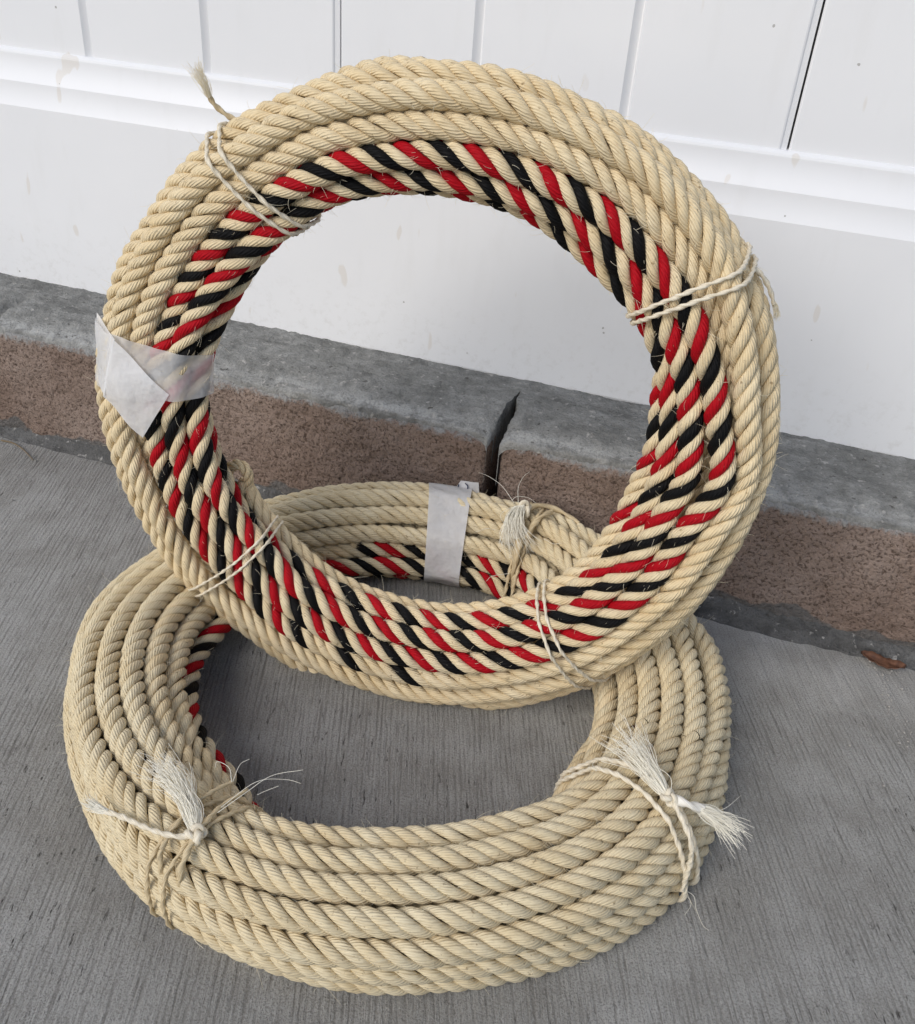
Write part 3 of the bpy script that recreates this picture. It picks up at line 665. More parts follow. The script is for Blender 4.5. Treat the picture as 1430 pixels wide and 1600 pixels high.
# ================================================================== coil A: coil lying on the slab
A = Coil((-.125, .351, 0), (1, 0, 0), (0, 1, 0))
def ap(L): return [(q[1], q[2], q[3]) if q[0] == 't' else A.px(q[0], q[1], q[2] / 1000.0) for q in L]
LA = [
 # r3 - i - right - back e
 [(280,907,44),(238,946,44),(213,1002,44),(207,1072,44),(222,1140,44),(250,1190,43),(290,1240,42),(350,1275,41),(430,1300,41),(569,1311,41),(612,1313,41),(700,1308,41),(782,1291,41),(853,1269,40),(917,1246,39),(955,1205,38),(972,1150,36),(984,1086,35),(978,1040,34),(856,920,31),(840,895,31),(820,876,32),(790,866,33),(740,853,34),(680,843,35),(602,835,35),(475,841,36),(430,850,37)],
 # r2 - ii - c
 [(266,893,44),(213,940,44),(173,1007,44),(168,1072,44),(176,1130,44),(197,1180,44),(235,1235,44),(300,1290,44),(393,1330,43),(480,1345,43),(569,1346,43),(612,1348,43),(700,1344,43),(782,1325,43),(850,1305,43),(917,1280,43),(965,1245,43),(998,1195,42),(1011,1154,41),(1018,1086,41),(1009,1035,41),(950,950,42),(902,892,43),(888,879,43),(866,860,44),(842,845,44),(800,830,45),(740,818,45),(680,808,45),(602,803,45),(475,815,45),(440,825,45)],
 # r1 - iii - b
 [(252,881,42),(179,940,42),(145,1002,42),(132,1078,42),(140,1140,42),(160,1185,42),(190,1235,42),(231,1275,42),(300,1325,42),(393,1360,42),(471,1380,42),(569,1388,42),(612,1390,42),(700,1386,42),(782,1372,43),(850,1353,43),(917,1327,43),(998,1262,43),(1026,1215,43),(1045,1154,43),(1048,1086,43),(1038,1015,44),(1000,960,46),(930,880,49),(911,863,50),(878,841,50),(848,825,51),(800,805,52),(740,793,52),(680,783,52),(602,779,52),(500,787,51),(430,805,48)],
 # side - iv - a
 [(230,885,32),(160,940,32),(136,1002,32),(127,1078,31),(131,1130,31),(148,1190,31),(170,1245,33),(215,1300,35),(290,1360,37),(380,1410,38),(470,1435,38),(569,1440,38),(612,1442,38),(700,1436,38),(782,1419,39),(850,1400,39),(917,1376,40),(1019,1297,40),(1055,1215,41),(1077,1154,42),(1082,1086,42),(1070,1020,42),(1036,940,44),(942,854,48),(918,838,49),(875,817,50),(800,790,51),(740,776,51),(680,769,51),(602,766,51),(500,775,50),(430,790,46)],
 # v
 [(127,1078,18),(134,1150,19),(158,1230,21),(200,1310,24),(280,1390,27),(370,1450,28),(470,1480,29),(569,1488,30),(612,1489,30),(700,1485,30),(782,1470,30),(850,1452,30),(917,1426,31),(1019,1346,32),(1080,1240,33),(1108,1165,34),(1120,1086,34),(1100,1010,34),(1070,950,34),('t',315,.156,.036),('t',295,.152,.038),('t',270,.149,.039),('t',245,.156,.036),(200,910,20)],
 # vi
 [(131,1085,7),(141,1180,8),(168,1260,10),(220,1346,13),(294,1419,16),(372,1473,17),(470,1504,18),(569,1512,18),(612,1513,18),(700,1510,18),(782,1494,18),(850,1477,18),(917,1459,18),(1030,1380,19),(1100,1270,20),(1120,1165,21),(1124,1086,21),(1104,1008,21),(1080,950,20),('t',315,.158,.024),('t',295,.153,.026),('t',270,.150,.027),('t',245,.157,.024),(220,910,8)],
 # vii
 [(140,1085,6.5),(160,1190,6.5),(200,1290,6.5),(260,1380,6.5),(320,1440,6.5),(404,1486,6.5),(500,1518,6.5),(612,1527,6.5),(700,1524,6.5),(782,1511,6.5),(850,1496,6.5),(917,1474,6.5),(1030,1408,6.5),(1100,1300,7),(1118,1180,8),(1121,1086,8),(1100,1012,8),('t',315,.155,.012),('t',295,.150,.014),('t',270,.149,.015),('t',245,.155,.012),(250,920,6.5)],
 # r4 - (under i) - inner right - st1
 [(296,929,40),(260,974,40),(243,1030,40),(242,1077,40),(255,1135,39),(285,1190,37),(340,1245,33),(430,1280,30),(569,1302,29),(700,1300,29),(800,1280,29),(880,1235,26),(930,1170,23),(950,1120,22),(952,1080,22),(930,1010,21),(840,925,20),(800,900,21),(778,888,22),(740,876,22),(680,866,22),(602,861,23),(540,864,23),(475,869,24),(420,885,26)],
 # r5 - hidden - st2
 [(316,946,34),(285,993,34),(271,1052,34),(268,1091,34),(282,1140,33),(306,1185,30),(360,1235,25),(450,1275,18),(569,1300,16),(700,1298,16),(800,1275,16),(885,1225,14),(935,1160,10),(945,1090,8),(915,1020,8),(830,940,8),(785,916,9),(740,900,9),(680,890,10),(602,886,10),(475,893,11),(420,905,12)],
 # striped, inner left
 [(347,982,22),(308,1016,22),(296,1058,22),(291,1094,22),(302,1140,22),(322,1180,20),(370,1230,12),(450,1275,7),(569,1310,6.5),(700,1308,6.5),(800,1285,6.5),(890,1235,6.5),('t',350,.125,.014),('t',320,.128,.016),('t',290,.122,.012),('t',255,.120,.014),(400,920,21)],
]
LBL = {7: ((40, 400),), }
for i, L in enumerate(LA):
    A.closed('rope_winding', ap(L), mob=(.05 if i < 4 else .10 if i < 7 else .15), sig=4, idx=i)
    if i in (7, 8, 9):      # the lower inner windings stay tucked under the top one along the front
        p_, g_ = A.paths[-1], A.paths[-1]['tau']; wdw = np.clip(g_ / 65, 0, 1) * np.clip((122 - g_) / 45, 0, 1)
        p_['r'] = p_['r'] + wdw * (np.maximum(p_['r'], A.paths[0]['r'] + .0035) - p_['r'])
for (r0, h0) in ((.136, .007), (.149, .007), (.142, .018), (.140, .029)):
    A.closed('rope_winding', [(t, r0 + .004 * math.sin(math.radians(2 * t + 40)), h0) for t in range(0, 360, 20)], mob=1.0, idx=99)
keepA = [(p['r'].copy(), p['h'].copy()) for p in A.paths]
A.relax(170, floor=D / 2 + .0003, ymax=Y_BLOCK - .0155)

# ------------------------------------------------------------------ build the standing coil
coilB = empty('rope_coil', (float(B.o[0]), float(B.o[1]), 0))
tag(coilB, 'upright rope coil with red and black striped inner turns, wedged in the flat coil', 'rope coil')
coilA = empty('rope_coil', (float(A.o[0]), float(A.o[1]), 0))
tag(coilA, 'beige rope coil lying flat on the concrete slab, tied with knotted frayed twine', 'rope coil')
rootB, rootA = coilB, coilA
def fix_parent(o, root):
    o.matrix_parent_inverse = Matrix.Translation(root.location).inverted(); return o

# front rope: phase follows the red strand seen at these pixels (in order along the rope)
RED = [(2, [(496,1005),(429,965),(371,914),(316,849),(273,774),(246,700),(256,534),(280,467),(331,398),(376,336),(468,284),(555,252),(648,239),(871,284),(962,334),(1040,428)]),
       (3, [(1093,521),(1120,627),(1118,713),(1096,802),(1045,878),(985,938),(911,986),(831,1017),(744,1031),(660,1027),(576,1006),(500,974),(431,925),(371,858),(323,800),(287,720),(274,653),(304,494),(349,424),(503,303),(599,280),(811,304),(905,341),(1000,437)]),
       (4, [(1056,532),(1078,627),(1071,720),(1036,803),(987,882),(925,940),(843,979),(767,999),(690,1000),(605,984),(525,952),(451,904),(387,834),(338,769),(309,678)]),
       (5, [(750,976),(674,977),(591,953)])]
fp = [p for p in B.paths if p['name'] == 'front_rope'][0]
PF = B.line(fp); SF = np.r_[0, np.cumsum(np.linalg.norm(np.diff(PF, axis=0), axis=1))]
tau_f = np.interp(np.linspace(0, len(fp['tau']) - 1, len(PF)), np.arange(len(fp['tau'])), fp['tau'])
ref = B.n
T_f = norm(np.gradient(PF, axis=0)); N_f = norm(ref - (T_f @ ref)[:, None] * T_f); B_f = np.cross(T_f, N_f)
toc = CAM - PF; PHC = np.unwrap(np.arctan2((toc * B_f).sum(1), (toc * N_f).sum(1)))
anch = []
for k, L in RED:
    for j, (u, v) in enumerate(L):
        t = B.px(u, v, .014)[0]
        if j < 2 and t > 300 and k > 2: t -= 360
        anch.append(float(np.interp(360 * k + t, tau_f, np.arange(len(PF)))))
anch = np.array(anch); o_ = np.argsort(anch); anch = anch[o_]
sa = np.interp(anch, np.arange(len(PF)), SF); pa = np.interp(anch, np.arange(len(PF)), PHC)
keep_s, keep_p = [sa[0]], [pa[0]]
for s_, p_ in zip(sa[1:], pa[1:]):
    ds = s_ - keep_s[-1]
    turns = round((ds / LAY * 2 * math.pi - (p_ - (keep_p[-1] % (2 * math.pi)))) / (2 * math.pi))
    nxt = (keep_p[-1] - keep_p[-1] % (2 * math.pi)) + p_ + 2 * math.pi * turns
    rate = (nxt - keep_p[-1]) / max(ds, 1e-6) * LAY / (2 * math.pi)
    if ds > LAY * .6 and .72 < rate < 1.35: keep_s.append(s_); keep_p.append(nxt)
keep_s, keep_p = np.array(keep_s), np.array(keep_p)
k0 = 2 * math.pi / LAY
xs_ = np.r_[0, keep_s, SF[-1] + .01]; ys_ = np.r_[keep_p[0] - k0 * keep_s[0], keep_p, keep_p[-1] + k0 * (SF[-1] + .01 - keep_s[-1])]
sg = np.linspace(0, SF[-1], 3000); pg = np.interp(sg, xs_, ys_)
pg = smooth_open(pg, 12)
phase_f = lambda s: np.interp(s, sg, pg)
def dye_along(tau, a, b, soft=8):
    return np.clip((tau - a) / soft, 0, 1) * np.clip((b - tau) / soft, 0, 1)
tl = lambda u, v, k: 360 * k + B.px(u, v, .013)[0]
red_d = dye_along(tau_f, tl(505, 1008, 2), tl(940, 868, 6), 5)
blk_d = dye_along(tau_f, tl(690, 1062, 2), tl(1000, 770, 6), 6)
SL = [None] * 4
build_rope(coilB, 'rope_spiral', PF, ref, phase_f, [red_d, None, blk_d, None], [MAT_RED, MAT_BEIGE, MAT_BLACK, MAT_BEIGE], closed=False, seed=3,
           label='front windings of the rope, striped red and black towards the inside', strand_labels=['red strand fading to beige at its ends', None, 'black strand fading to beige at its ends', None])
linesB = [PF]
for j, p in enumerate([p for p in B.paths if p['name'] != 'front_rope']):
    P = B.line(p); Ltot = np.linalg.norm(np.diff(P, axis=0), axis=1).sum(); nl = round(Ltot / LAY); ph0 = rng.random() * 6
    build_rope(coilB, 'rope_winding', P, ref, lambda s, nl=nl, L=Ltot, a=ph0: a + 2 * math.pi * nl * s / L, None, [MAT_BEIGE] * 4, closed=True, seed=20 + j, seg=(13 if j == 0 else 11), sides=(9 if j == 0 else 8))
    if j == 0: linesB.append(P)
# ------------------------------------------------------------------ build the lying coil
linesA = []
for p in A.paths:
    P = A.line(p); L = np.linalg.norm(np.diff(P, axis=0), axis=1).sum(); nl = round(L / LAY); ph0 = rng.random() * 6.28
    i = p['idx']; tau = np.r_[np.interp(np.linspace(0, NT, len(P)), np.arange(NT + 1), np.r_[p['tau'], 360])]
    dy = None; mats = [MAT_BEIGE2] * 4; lab = None
    at = lambda u, v, z: A.px(u, v, z / 1000)[0]
    if i in (7, 8, 9):
        # angles run clockwise: left 180, back 270
        if i == 7: d = dye_along(tau, at(545, 857, 19), 318, 3)
        elif i == 8: d = dye_along(tau, at(440, 890, 7), 322, 3)
        else: d = np.ones(len(P))
        dy = [d, None, d, None]; mats = [MAT_RED, MAT_BEIGE2, MAT_BLACK, MAT_BEIGE2]; lab = 'inner winding with red and black strands'
    hid = i == 99
    build_rope(coilA, 'rope_winding', P, np.array([0, 0, 1.0]), lambda s, nl=nl, L=L, a=ph0: a + 2 * math.pi * nl * s / L, dy, mats, closed=True, seed=50 + (i if not hid else int(rng.integers(60, 99))), label=lab, seg=(10 if hid else 13), sides=(7 if hid else 9))
    if not hid: linesA.append(P)
# ------------------------------------------------------------------ twine, tape, frayed ends
def hull2(P):
    P = P[np.lexsort((P[:, 1], P[:, 0]))]
    def half(Q):
        o = []
        for p in Q:
            while len(o) > 1 and (o[-1][0] - o[-2][0]) * (p[1] - o[-2][1]) - (o[-1][1] - o[-2][1]) * (p[0] - o[-2][0]) <= 0: o.pop()
            o.append(p)
        return o
    a, b = half(P), half(P[::-1]); return np.array(a[:-1] + b[:-1])
def wrap_outline(coil, tau, off, n=150, slack=0.0, floor=None):
    """closed outline (r, h) round all windings at an angle, clear of the ropes by off; starts at the inner edge"""
    S = coil.section(tau); a = np.linspace(0, 2 * math.pi, 28, endpoint=False)
    C = (S[:, None] + (D / 2 + off) * np.stack([np.cos(a), np.sin(a)], -1)[None]).reshape(-1, 2)
    if floor is not None: C[:, 1] = np.maximum(C[:, 1], floor)
    H = hull2(C); H = np.vstack([H, H[:1]])
    d = np.r_[0, np.cumsum(np.linalg.norm(np.diff(H, axis=0), axis=1))]
    s = np.linspace(0, d[-1], n, endpoint=False); O = np.stack([np.interp(s, d, H[:, 0]), np.interp(s, d, H[:, 1])], 1)
    for i in range(2): O[:, i] = smooth_periodic(O[:, i], 1.2)
    return O
def twine_mesh(name, P, r=.0011, twist=520, sides=10, taper=None):
    P, s = resample(np.asarray(P, float), .0008)
    n = len(P); T = norm(np.gradient(P, axis=0)); up = np.array([.37, .21, .9])
    Nn = norm(np.cross(T, np.broadcast_to(up, T.shape))); Bq = np.cross(T, Nn)
    a = np.linspace(0, 2 * math.pi, sides + 1)
    A_ = a[None, :] + 0 * s[:, None]
    R = r * (.80 + .22 * np.cos(2 * (A_ - twist * s[:, None]))) * (1 + .08 * np.sin(s * 230)[:, None] + .06 * np.sin(s * 611)[:, None])
    if taper is not None: R = R * np.interp(s / s[-1], [0, 1], taper)[:, None]
    V = P[:, None] + R[..., None] * (np.cos(A_)[..., None] * Nn[:, None] + np.sin(A_)[..., None] * Bq[:, None])
    uv = np.stack([np.repeat(s, sides + 1), (A_ - twist * s[:, None]).ravel() * r * .6], 1)
    return mesh_np(name, V.reshape(-1, 3), grid_faces(n, sides + 1)[:, ::-1], True, uv)
TIE_LINES = {}
def tie(coil, root, front_out, front_in, mat, r=.0011, floor=None, name='twine_tie', label=None, jig=.0):
    """twine wound once round the bundle; front_* are clockwise angles where it crosses the outer / inner edge"""
    d = (front_out - front_in + 180) % 360 - 180; mid = front_in + d / 2
    O = wrap_outline(coil, mid, r * .75, floor=floor); rmin, rmax = O[:, 0].min(), O[:, 0].max(); hm = O[:, 1].mean()
    f = np.clip((O[:, 0] - rmin) / (rmax - rmin), 0, 1)
    tau = front_in + d * f + jig * np.sin(np.linspace(0, 4 * math.pi, len(O)))
    P = coil.pos(tau, O[:, 0], O[:, 1]); P = np.vstack([P, P[:2]])
    TIE_LINES.setdefault(root.name, []).append(resample(P, .0008)[0])
    o = link(name, twine_mesh(name, P, r), root, mat)
    if label: o['label'] = label
    return o
def tB_(u, v, h=.018): return B.px(u, v, h)[0]
def tA_(u, v, z=.04): return A.px(u, v, z)[0]
def fibres(parent, paths, name='frayed_end', rad=.00011, mat=None, label=None):
    parts = [tube(p, rad * (1.0 - .45 * np.linspace(0, 1, len(p))), 4, np.array([.31, .77, .2])) for p in paths]
    V, F, U = merge(parts); o = link(name, mesh_np(name, V, F, True), parent, mat or MAT_FIBRE_W); o['kind'] = 'stuff'
    if label: o['label'] = label
    return o
def brush(P, n, w0, w1, r_, wild=.25, shorten=.35):
    """n fibres following the spline P, fanning from radius w0 to w1"""
    C = spline(P, 8); T = norm(np.gradient(C, axis=0)); out = []
    L = np.linalg.norm(np.diff(C, axis=0), axis=1).sum()
    t = np.linspace(0, 1, len(C))
    for _ in range(n):
        v = r_.normal(size=3); v -= (v @ T[len(T) // 2]) * T[len(T) // 2]; v = v / np.linalg.norm(v) * math.sqrt(r_.random())
        v2 = r_.normal(size=3) * wild * L * .35
        e = 1 - shorten * r_.random(); k = max(4, int(len(C) * e))
        tt = t[:k, None]
        wig = r_.normal(size=3) * .03 * L * np.sin(tt * (4 + 5 * r_.random()))
        out.append(C[:k] + v * (w0 + (w1 - w0) * tt ** 1.3) + v2 * tt ** 2.5 + wig)
    return out
FR = np.random.default_rng(21)
def pB(L, dh=0.0): return np.array([on_plane(u, v, B.o + B.n * (h / 1000 + dh), B.n) for u, v, h in L])
def pA(L): return np.array([on_z(u, v, z / 1000) for u, v, z in L])
def knot_mesh(name, c, ax, size=.0036, r=.0012):
    t = np.linspace(0, 2 * math.pi, 90); ax = norm(np.array(ax, float)); u = norm(np.cross(ax, [.2, .3, .9])); v = np.cross(ax, u)
    X = (np.sin(t) + 2 * np.sin(2 * t)) / 3; Y = (np.cos(t) - 2 * np.cos(2 * t)) / 3; Z = -np.sin(3 * t) * .55
    return twine_mesh(name, np.array(c) + size * (X[:, None] * u + Y[:, None] * v + Z[:, None] * ax), r)

# --- standing coil: four double twine ties
for (fo, fi) in (((308,236), (447,366)), ((324,218), (462,350))):
    tie(B, coilB, tB_(*fo), tB_(*fi), MAT_TWINE, .00115, jig=1.0)
for (fo, fi) in (((1176,404), (999,494)), ((1186,424), (1004,507))):
    tie(B, coilB, tB_(*fo), tB_(*fi), MAT_TWINE, .00115, jig=.8)
for (fo, fi) in (((306,922), (422,826)), ((317,930), (428,836))):
    tie(B, coilB, tB_(*fo, .010), tB_(*fi, .004), MAT_TWINE, .00085, jig=.5)
for (fo, fi) in (((905,1062), (846,935)), ((938,1062), (857,930))):
    tie(B, coilB, tB_(*fo, .004), tB_(*fi, -.002), MAT_TWINE, .0010, jig=.5)
tl_ = pB([(372,190,-6), (352,178,-4), (335,163,-2), (327,150,0)])
o = link('twine_end', twine_mesh('twine_end', spline(tl_), .0013), coilB, MAT_TWINE_TAN)
fibres(coilB, brush(pB([(328,152,0), (320,132,1), (308,112,2), (303,98,3)]), 70, .0012, .0042, FR, .28), label='frayed twine end sticking up', mat=MAT_FIBRE)
tl_ = pB([(1178,418,-2), (1192,432,-4), (1203,452,-6), (1210,475,-7)])
o = link('twine_end', twine_mesh('twine_end', spline(tl_), .0012), coilB, MAT_TWINE)
fibres(coilB, brush(pB([(1208,470,-7), (1214,488,-8), (1212,503,-8)]), 45, .0008, .0020, FR, .2), mat=MAT_FIBRE)

# --- lying coil: three knotted ties
def knot_tie(pairs, mat, r, fl=.0004):
    for (fo, zo), (fi, zi) in pairs: tie(A, coilA, tA_(*fo, zo), tA_(*fi, zi), mat, r, floor=fl, jig=.5)
knot_tie(((((1072,1392), .012), ((925,1206), .040)), (((1092,1366), .012), ((945,1196), .040))), MAT_TWINE, .00135)
knot_tie(((((268,1402), .010), ((392,1236), .040)), (((292,1420), .010), ((420,1252), .040))), MAT_TWINE_TAN, .00105)
knot_tie(((((840,786), .046), ((800,930), .010)), (((862,792), .046), ((812,934), .010))), MAT_TWINE_TAN, .00120)
# right knot
link('knot', knot_mesh('knot', on_z(1046, 1246, .0535), (.2, -.3, 1), .0030, .0016), coilA, MAT_TWINE)
fibres(coilA, brush(pA([(1044,1246,53), (1020,1212,55), (990,1172,57), (957,1143,58)]), 140, .0016, .0095, FR, .32), label='white frayed brush of twine fibres', rad=.00015)
link('twine_end', twine_mesh('twine_end', spline(pA([(1048,1246,53), (1072,1256,53), (1098,1264,50)])), .0022, 300), coilA, MAT_TWINE_WHITE)
fibres(coilA, brush(pA([(1092,1262,50), (1118,1276,47), (1140,1292,44), (1166,1314,42)]), 120, .0022, .0065, FR, .32), rad=.00015)
link('twine_end', twine_mesh('twine_end', spline(pA([(1050,1250,53), (1066,1280,49), (1080,1318,44), (1078,1350,30), (1066,1392,12)])), .0014), coilA, MAT_TWINE)
fibres(coilA, [spline(pA(L), 8) for L in ([(1112,1270,48), (1135,1262,48), (1158,1243,47)], [(1068,1390,10), (1084,1400,6), (1088,1420,1), (1098,1445,.6), (1108,1454,.6)], [(1068,1392,8), (1080,1412,2), (1070,1430,.6)], [(932,1205,46), (926,1195,44), (930,1190,45)], [(940,1190,47), (965,1196,52), (1000,1206,55)])], name='stray_fibre', rad=.00016)
# left knot
link('knot', knot_mesh('knot', on_z(306, 1304, .0530), (-.1, -.3, 1), .0034, .0018), coilA, MAT_TWINE)
fibres(coilA, brush(pA([(307,1300,53), (296,1262,56), (272,1220,58), (236,1190,59)]), 190, .0022, .0068, FR, .22, .3), label='white frayed brush of twine fibres', rad=.00015)
link('twine_end', twine_mesh('twine_end', spline(pA([(302,1308,53), (270,1306,53), (235,1296,52), (190,1276,50), (165,1268,49)])), .0013), coilA, MAT_TWINE)
fibres(coilA, brush(pA([(168,1269,49), (155,1264,49), (143,1258,49), (133,1250,50)]), 80, .0012, .0034, FR, .2), rad=.00015)
link('twine_end', twine_mesh('twine_end', spline(pA([(308,1300,53), (325,1280,54), (350,1256,53), (385,1235,52)])), .0013, taper=(1, .6)), coilA, MAT_TWINE_TAN)
link('twine_end', twine_mesh('twine_end', spline(pA([(252,1328,50), (268,1298,52), (300,1262,53), (330,1238,53), (362,1222,51)])), .0012, taper=(1, .8)), coilA, MAT_TWINE_TAN)
link('twine_end', twine_mesh('twine_end', spline(pA([(303,1310,53), (290,1338,50), (281,1368,44), (286,1400,30), (296,1420,16)])), .0015), coilA, MAT_TWINE_TAN)
link('twine_end', twine_mesh('twine_end', spline(pA([(258,1314,51), (250,1340,46), (256,1375,34), (268,1402,16)])), .0013), coilA, MAT_TWINE_TAN)
fibres(coilA, [spline(pA(L), 8) for L in ([(340,1270,54), (385,1238,58), (425,1212,60), (474,1203,62)], [(345,1262,54), (400,1222,56), (445,1218,52), (470,1224,50)], [(362,1222,52), (358,1200,54), (340,1190,54), (336,1200,52)], [(364,1221,52), (375,1195,54), (390,1186,55)], [(402,1242,44), (415,1236,45), (436,1228,48)], [(290,1420,10), (296,1440,3), (304,1468,.6), (318,1482,.6)])], name='stray_fibre', rad=.00017)
# back knot
link('knot', knot_mesh('knot', on_z(818, 796, .0620), (0, -.5, .8), .0044, .0023), coilA, MAT_TWINE)
fibres(coilA, brush(pA([(812,790,64), (803,812,60), (806,838,52), (818,866,44)]), 260, .0034, .0140, FR, .32, .5), label='white frayed brush of twine fibres', rad=.00015)
link('twine_end', twine_mesh('twine_end', spline(pA([(822,794,62), (850,790,60), (878,800,57), (905,818,54)])), .0024, 200, taper=(1, .6)), coilA, MAT_TWINE_TAN)
link('twine_end', twine_mesh('twine_end', spline(pA([(824,842,52), (832,822,57), (848,806,60), (862,800,59)])), .0019, 250), coilA, MAT_TWINE_TAN)
link('twine_end', twine_mesh('twine_end', spline(pA([(812,842,50), (806,872,40), (802,900,26), (803,938,10)])), .0024, 180), coilA, MAT_TWINE_TAN)
fibres(coilA, [spline(pA(L), 8) for L in ([(803,785,62), (785,760,66), (765,745,68), (748,738,70)], [(810,786,62), (810,762,68), (818,745,72), (828,737,74)], [(800,782,62), (808,776,64), (826,778,64), (840,788,62)], [(775,828,50), (760,826,52), (742,832,52)], [(850,842,50), (870,850,50), (905,838,54)], [(796,896,30), (770,900,30), (760,908,28)])], name='stray_fibre', rad=.00017)

# --- tape
def tape_mat(name, col, clear):
    m, n, b = new_mat(name)
    geo = N(n, 'ShaderNodeNewGeometry'); P = geo.outputs['Position']
    f = noise(n, P, 240, 5, .7); g = noise(n, P, 60, 3, .6)
    n.links.new(mix(n, ramp(n, f, [(.35, (0,) * 3), (.65, (1,) * 3)]), [c * .90 for c in col], col), b.inputs['Base Color'])
    b.inputs['Roughness'].default_value = .55; b.inputs['Specular IOR Level'].default_value = .35
    n.links.new(bump(n, g, .8, .0030, bump(n, f, .4, .0005)), b.inputs['Normal'])
    tr = N(n, 'ShaderNodeBsdfTransparent'); tl2 = N(n, 'ShaderNodeBsdfTranslucent'); tl2.inputs[0].default_value = (*col, 1)
    m1 = N(n, 'ShaderNodeMixShader'); m1.inputs[0].default_value = .35
    n.links.new(b.outputs[0], m1.inputs[1]); n.links.new(tl2.outputs[0], m1.inputs[2])
    m2 = N(n, 'ShaderNodeMixShader')
    n.links.new(ramp(n, g, [(.3, (clear * 1.25,) * 3), (.7, (clear * .75,) * 3)]), m2.inputs[0])
    n.links.new(m1.outputs[0], m2.inputs[1]); n.links.new(tr.outputs[0], m2.inputs[2])
    n.links.new(m2.outputs[0], n.nodes['Material Output'].inputs[0])
    return m
MAT_TAPE_B = tape_mat('clear_paper_tape', (.92, .92, .92), .40)
MAT_TAPE_A = tape_mat('white_paper_tape', (.80, .80, .81), .05)
MAT_FLAP = tape_mat('folded_paper_tape', (.95, .95, .95), .12)
def tape(coil, root, out, inn, mat, name='tape_band', off=.0004, floor=None, label=None, wr=.0006):
    """out, inn: (tau_a, tau_b) of the two tape edges at the outer and inner side of the bundle"""
    nw = 26; O = wrap_outline(coil, (sum(out) + sum(inn)) / 4, off, 170, floor=floor)
    f = np.clip((O[:, 0] - O[:, 0].min()) / np.ptp(O[:, 0]), 0, 1); w = np.linspace(0, 1, nw)
    ta = inn[0] + (out[0] - inn[0]) * f; tb = inn[1] + (out[1] - inn[1]) * f
    V = []
    c = O.mean(0)
    for q in w:
        jag = .0
        wig = wr * (np.sin(np.arange(170) * .21 + q * 5) + np.sin(np.arange(170) * .47 - q * 9) * .6)
        dirn = norm(O - c); OO = O + dirn * (wig[:, None] + wr)
        V.append(coil.pos(ta + (tb - ta) * q, OO[:, 0], OO[:, 1]))
    V = np.stack(V, 1); V = np.concatenate([V, V[:1]], 0)
    o = link(name, mesh_np(name, V.reshape(-1, 3), grid_faces(171, nw), True), root, mat)
    if label: o['label'] = label
    return o
tape(B, coilB, (tB_(150, 592, .0), tB_(150, 488, .0)), (tB_(322, 612, .006), tB_(326, 545, .006)), MAT_TAPE_B, label='clear paper tape wrapped round the left side')
def sheet(name, corners, bulge, nrm, n=14, wr=.0006, seed=1):
    a, b_, c, d = [np.array(x, float) for x in corners]; V = []
    for i in range(n):
        for j in range(n):
            u, v = i / (n - 1), j / (n - 1)
            p = (a * (1 - u) + b_ * u) * (1 - v) + (d * (1 - u) + c * u) * v
            V.append(p + np.array(nrm) * (bulge * math.sin(math.pi * u) * math.sin(math.pi * v) + wr * math.sin(u * 7 + seed) * math.cos(v * 6 + seed * 2)))
    return mesh_np(name, V, grid_faces(n, n), True)
fl = [on_plane(u, v, B.o + B.n * h, B.n) for u, v, h in ((176,531,.0255), (160,620,.0230), (223,684,.0255), (264,617,.0245))]
o = link('tape_end', sheet('tape_end', fl, .0030, B.n, 24, .0011), coilB, MAT_FLAP); o['label'] = 'loose white tape end folded over'
fl = [on_plane(u, v, B.o + B.n * h, B.n) for u, v, h in ((151,488,.004), (150,590,.004), (163,618,.0235), (179,530,.0250))]
o = link('tape_fold', sheet('tape_fold', fl, .0008, B.n, wr=.0003), coilB, MAT_FLAP)
tape(A, coilA, (tA_(668, 770, .052), tA_(734, 776, .052)), (tA_(664, 898, .010), tA_(722, 906, .010)), MAT_TAPE_A, floor=.0006, label='white paper tape wrapped round the rear side', wr=.00025)
yt = Y_BLOCK - .012
tg = [on_y(u, v, yt) for u, v in ((706, 772), (720, 751), (748, 754), (750, 786))]
o = link('tape_tag', sheet('tape_tag', tg, .0012, (0, -1, .3), wr=.0005), coilA, MAT_TAPE_A)
o['label'] = 'torn tape end with a handwritten mark'
arc = [(717,757), (716,764), (722,768), (729,766), (731,760), (727,755)]
mk = np.array([on_y(u, v, yt - .0022) for u, v in arc])
link('ink_mark', mesh_np('ink_mark', *tube(spline(mk), .00042, 5)[:2], True), o, simple_mat('blue_black_ink', (.05, .06, .10), .5, .2))

# --- small doubled-back end of the rope standing up behind the upright coil
P = spline(pB([(350,764,-12), (351,748,-12), (357,734,-11), (369,726,-10), (382,731,-10), (388,746,-10), (386,766,-10), (392,786,-10), (404,808,-11)]), 14)
build_rope(coilB, 'rope_eye', P, B.n, lambda s: 2 * math.pi * s / (LAY * .52), None, [MAT_BEIGE] * 4, scale=.52, closed=False, seed=91)

# --- loose hairs on the ropes
hairs(coilB, linesB, 4200, seed=5, hi=.008)
hairs(coilA, linesA, 4500, seed=6, hi=.008)

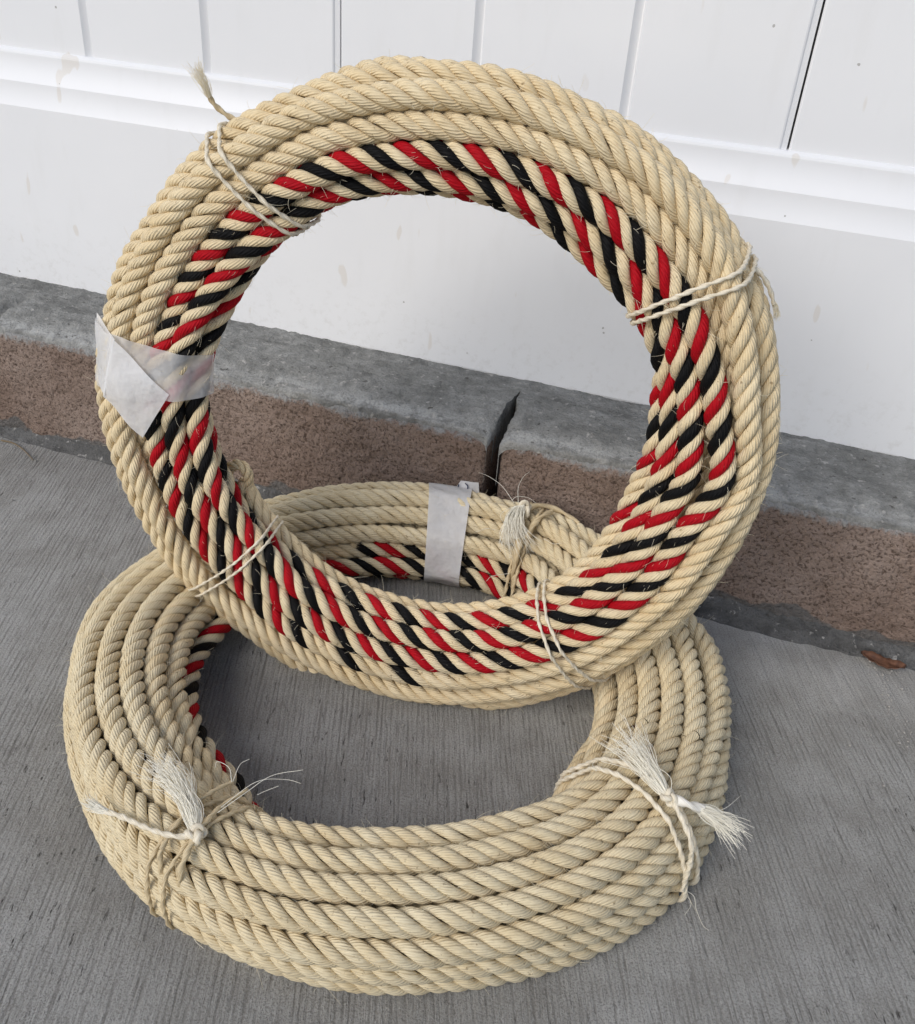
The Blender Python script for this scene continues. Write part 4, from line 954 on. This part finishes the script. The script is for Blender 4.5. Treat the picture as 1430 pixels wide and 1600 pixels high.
# ------------------------------------------------------------------ litter
def leaf():
    c = on_z(1378, 1036, .004); ax = norm(on_z(1405, 1044, .002) - on_z(1352, 1026, .002)); sd_ = norm(np.cross([0, 0, 1], ax)); L = .026
    V = []
    for i in range(15):
        u = i / 14 * 2 - 1; wd = .0052 * (1 - abs(u) ** 2.2) ** .8 * (1 + .15 * math.sin(i * 2.3))
        for j in range(7):
            v = j / 6 * 2 - 1
            V.append(c + ax * u * L / 2 + sd_ * v * wd + np.array([0, 0, 1]) * (.0032 * v * v - .0014 * abs(v) + .0025 * u * u + .0006 * math.sin(5 * u + 4 * v)))
    m, n, b = new_mat('dry_leaf'); geo = N(n, 'ShaderNodeNewGeometry')
    f = noise(n, geo.outputs['Position'], 260, 4, .65)
    n.links.new(ramp(n, f, [(.3, (.06, .025, .014)), (.7, (.19, .085, .045))]), b.inputs['Base Color']); b.inputs['Roughness'].default_value = .7
    o = link('dry_leaf', mesh_np('dry_leaf', V, grid_faces(15, 7), True), None, m)
    md = o.modifiers.new('thick', 'SOLIDIFY'); md.thickness = .0003
    return tag(o, 'small curled brown dry leaf lying on the slab against the curb mortar', 'leaf')
leaf()
P = spline(np.array([on_z(u, v, z) for u, v, z in ((2, 688, .0012), (20, 692, .0020), (36, 702, .0016), (52, 719, .0012))]))
tag(link('twig', mesh_np('twig', *tube(P, .0006 * np.linspace(1.1, .5, len(P)), 6)[:2], True), None, simple_mat('dry_stem', (.20, .15, .09), .8, .2)),
    'thin brown dry stem lying on the slab at the foot of the curb', 'twig')
chips = []
base = np.array([(1, 0, 0), (-1, 0, 0), (0, 1, 0), (0, -1, 0), (0, 0, 1), (0, 0, -.4)], float)
tri = [(0, 2, 4), (2, 1, 4), (1, 3, 4), (3, 0, 4), (2, 0, 5), (1, 2, 5), (3, 1, 5), (0, 3, 5)]
edge_ = spline(np.array([on_z(u, v, 0) for u, v in ((1340, 1020), (1368, 1060), (1385, 1110), (1402, 1160), (1440, 1215))]), 20)
for k in range(260):
    if k < 60: x, y, z = rng.uniform(-.55, .25), rng.uniform(.47, .506), .0002
    elif k < 105: x, y, z = rng.uniform(.0, .30), rng.uniform(.36, .50), .0002
    else: x, y, z = rng.uniform(-.6, .25), rng.uniform(.15, .50), .0002
    if k >= 150: x, y, z = edge_[rng.integers(len(edge_))] + np.array([abs(rng.normal()) * .008, rng.normal() * .004, 0])
    sc = .0003 + .0009 * rng.random() ** 3
    V = base * sc * rng.uniform(.6, 1.3, (6, 3)) + (x, y, z + sc * .35)
    chips.append((V, np.array(tri), None))
V, F, _ = merge(chips)
tag(link('grit', mesh_np('grit', V, F, False), None, simple_mat('pale_grit', (.42, .40, .37), .9, .2)), 'pale specks of grit strewn over the concrete slab', None, None, 'stuff')

for root_ in (coilB, coilA):
    hairs(root_, TIE_LINES[root_.name], 170, name='twine_fibres', lo=.002, hi=.010, rad=.00008, seed=12, off=.0008)
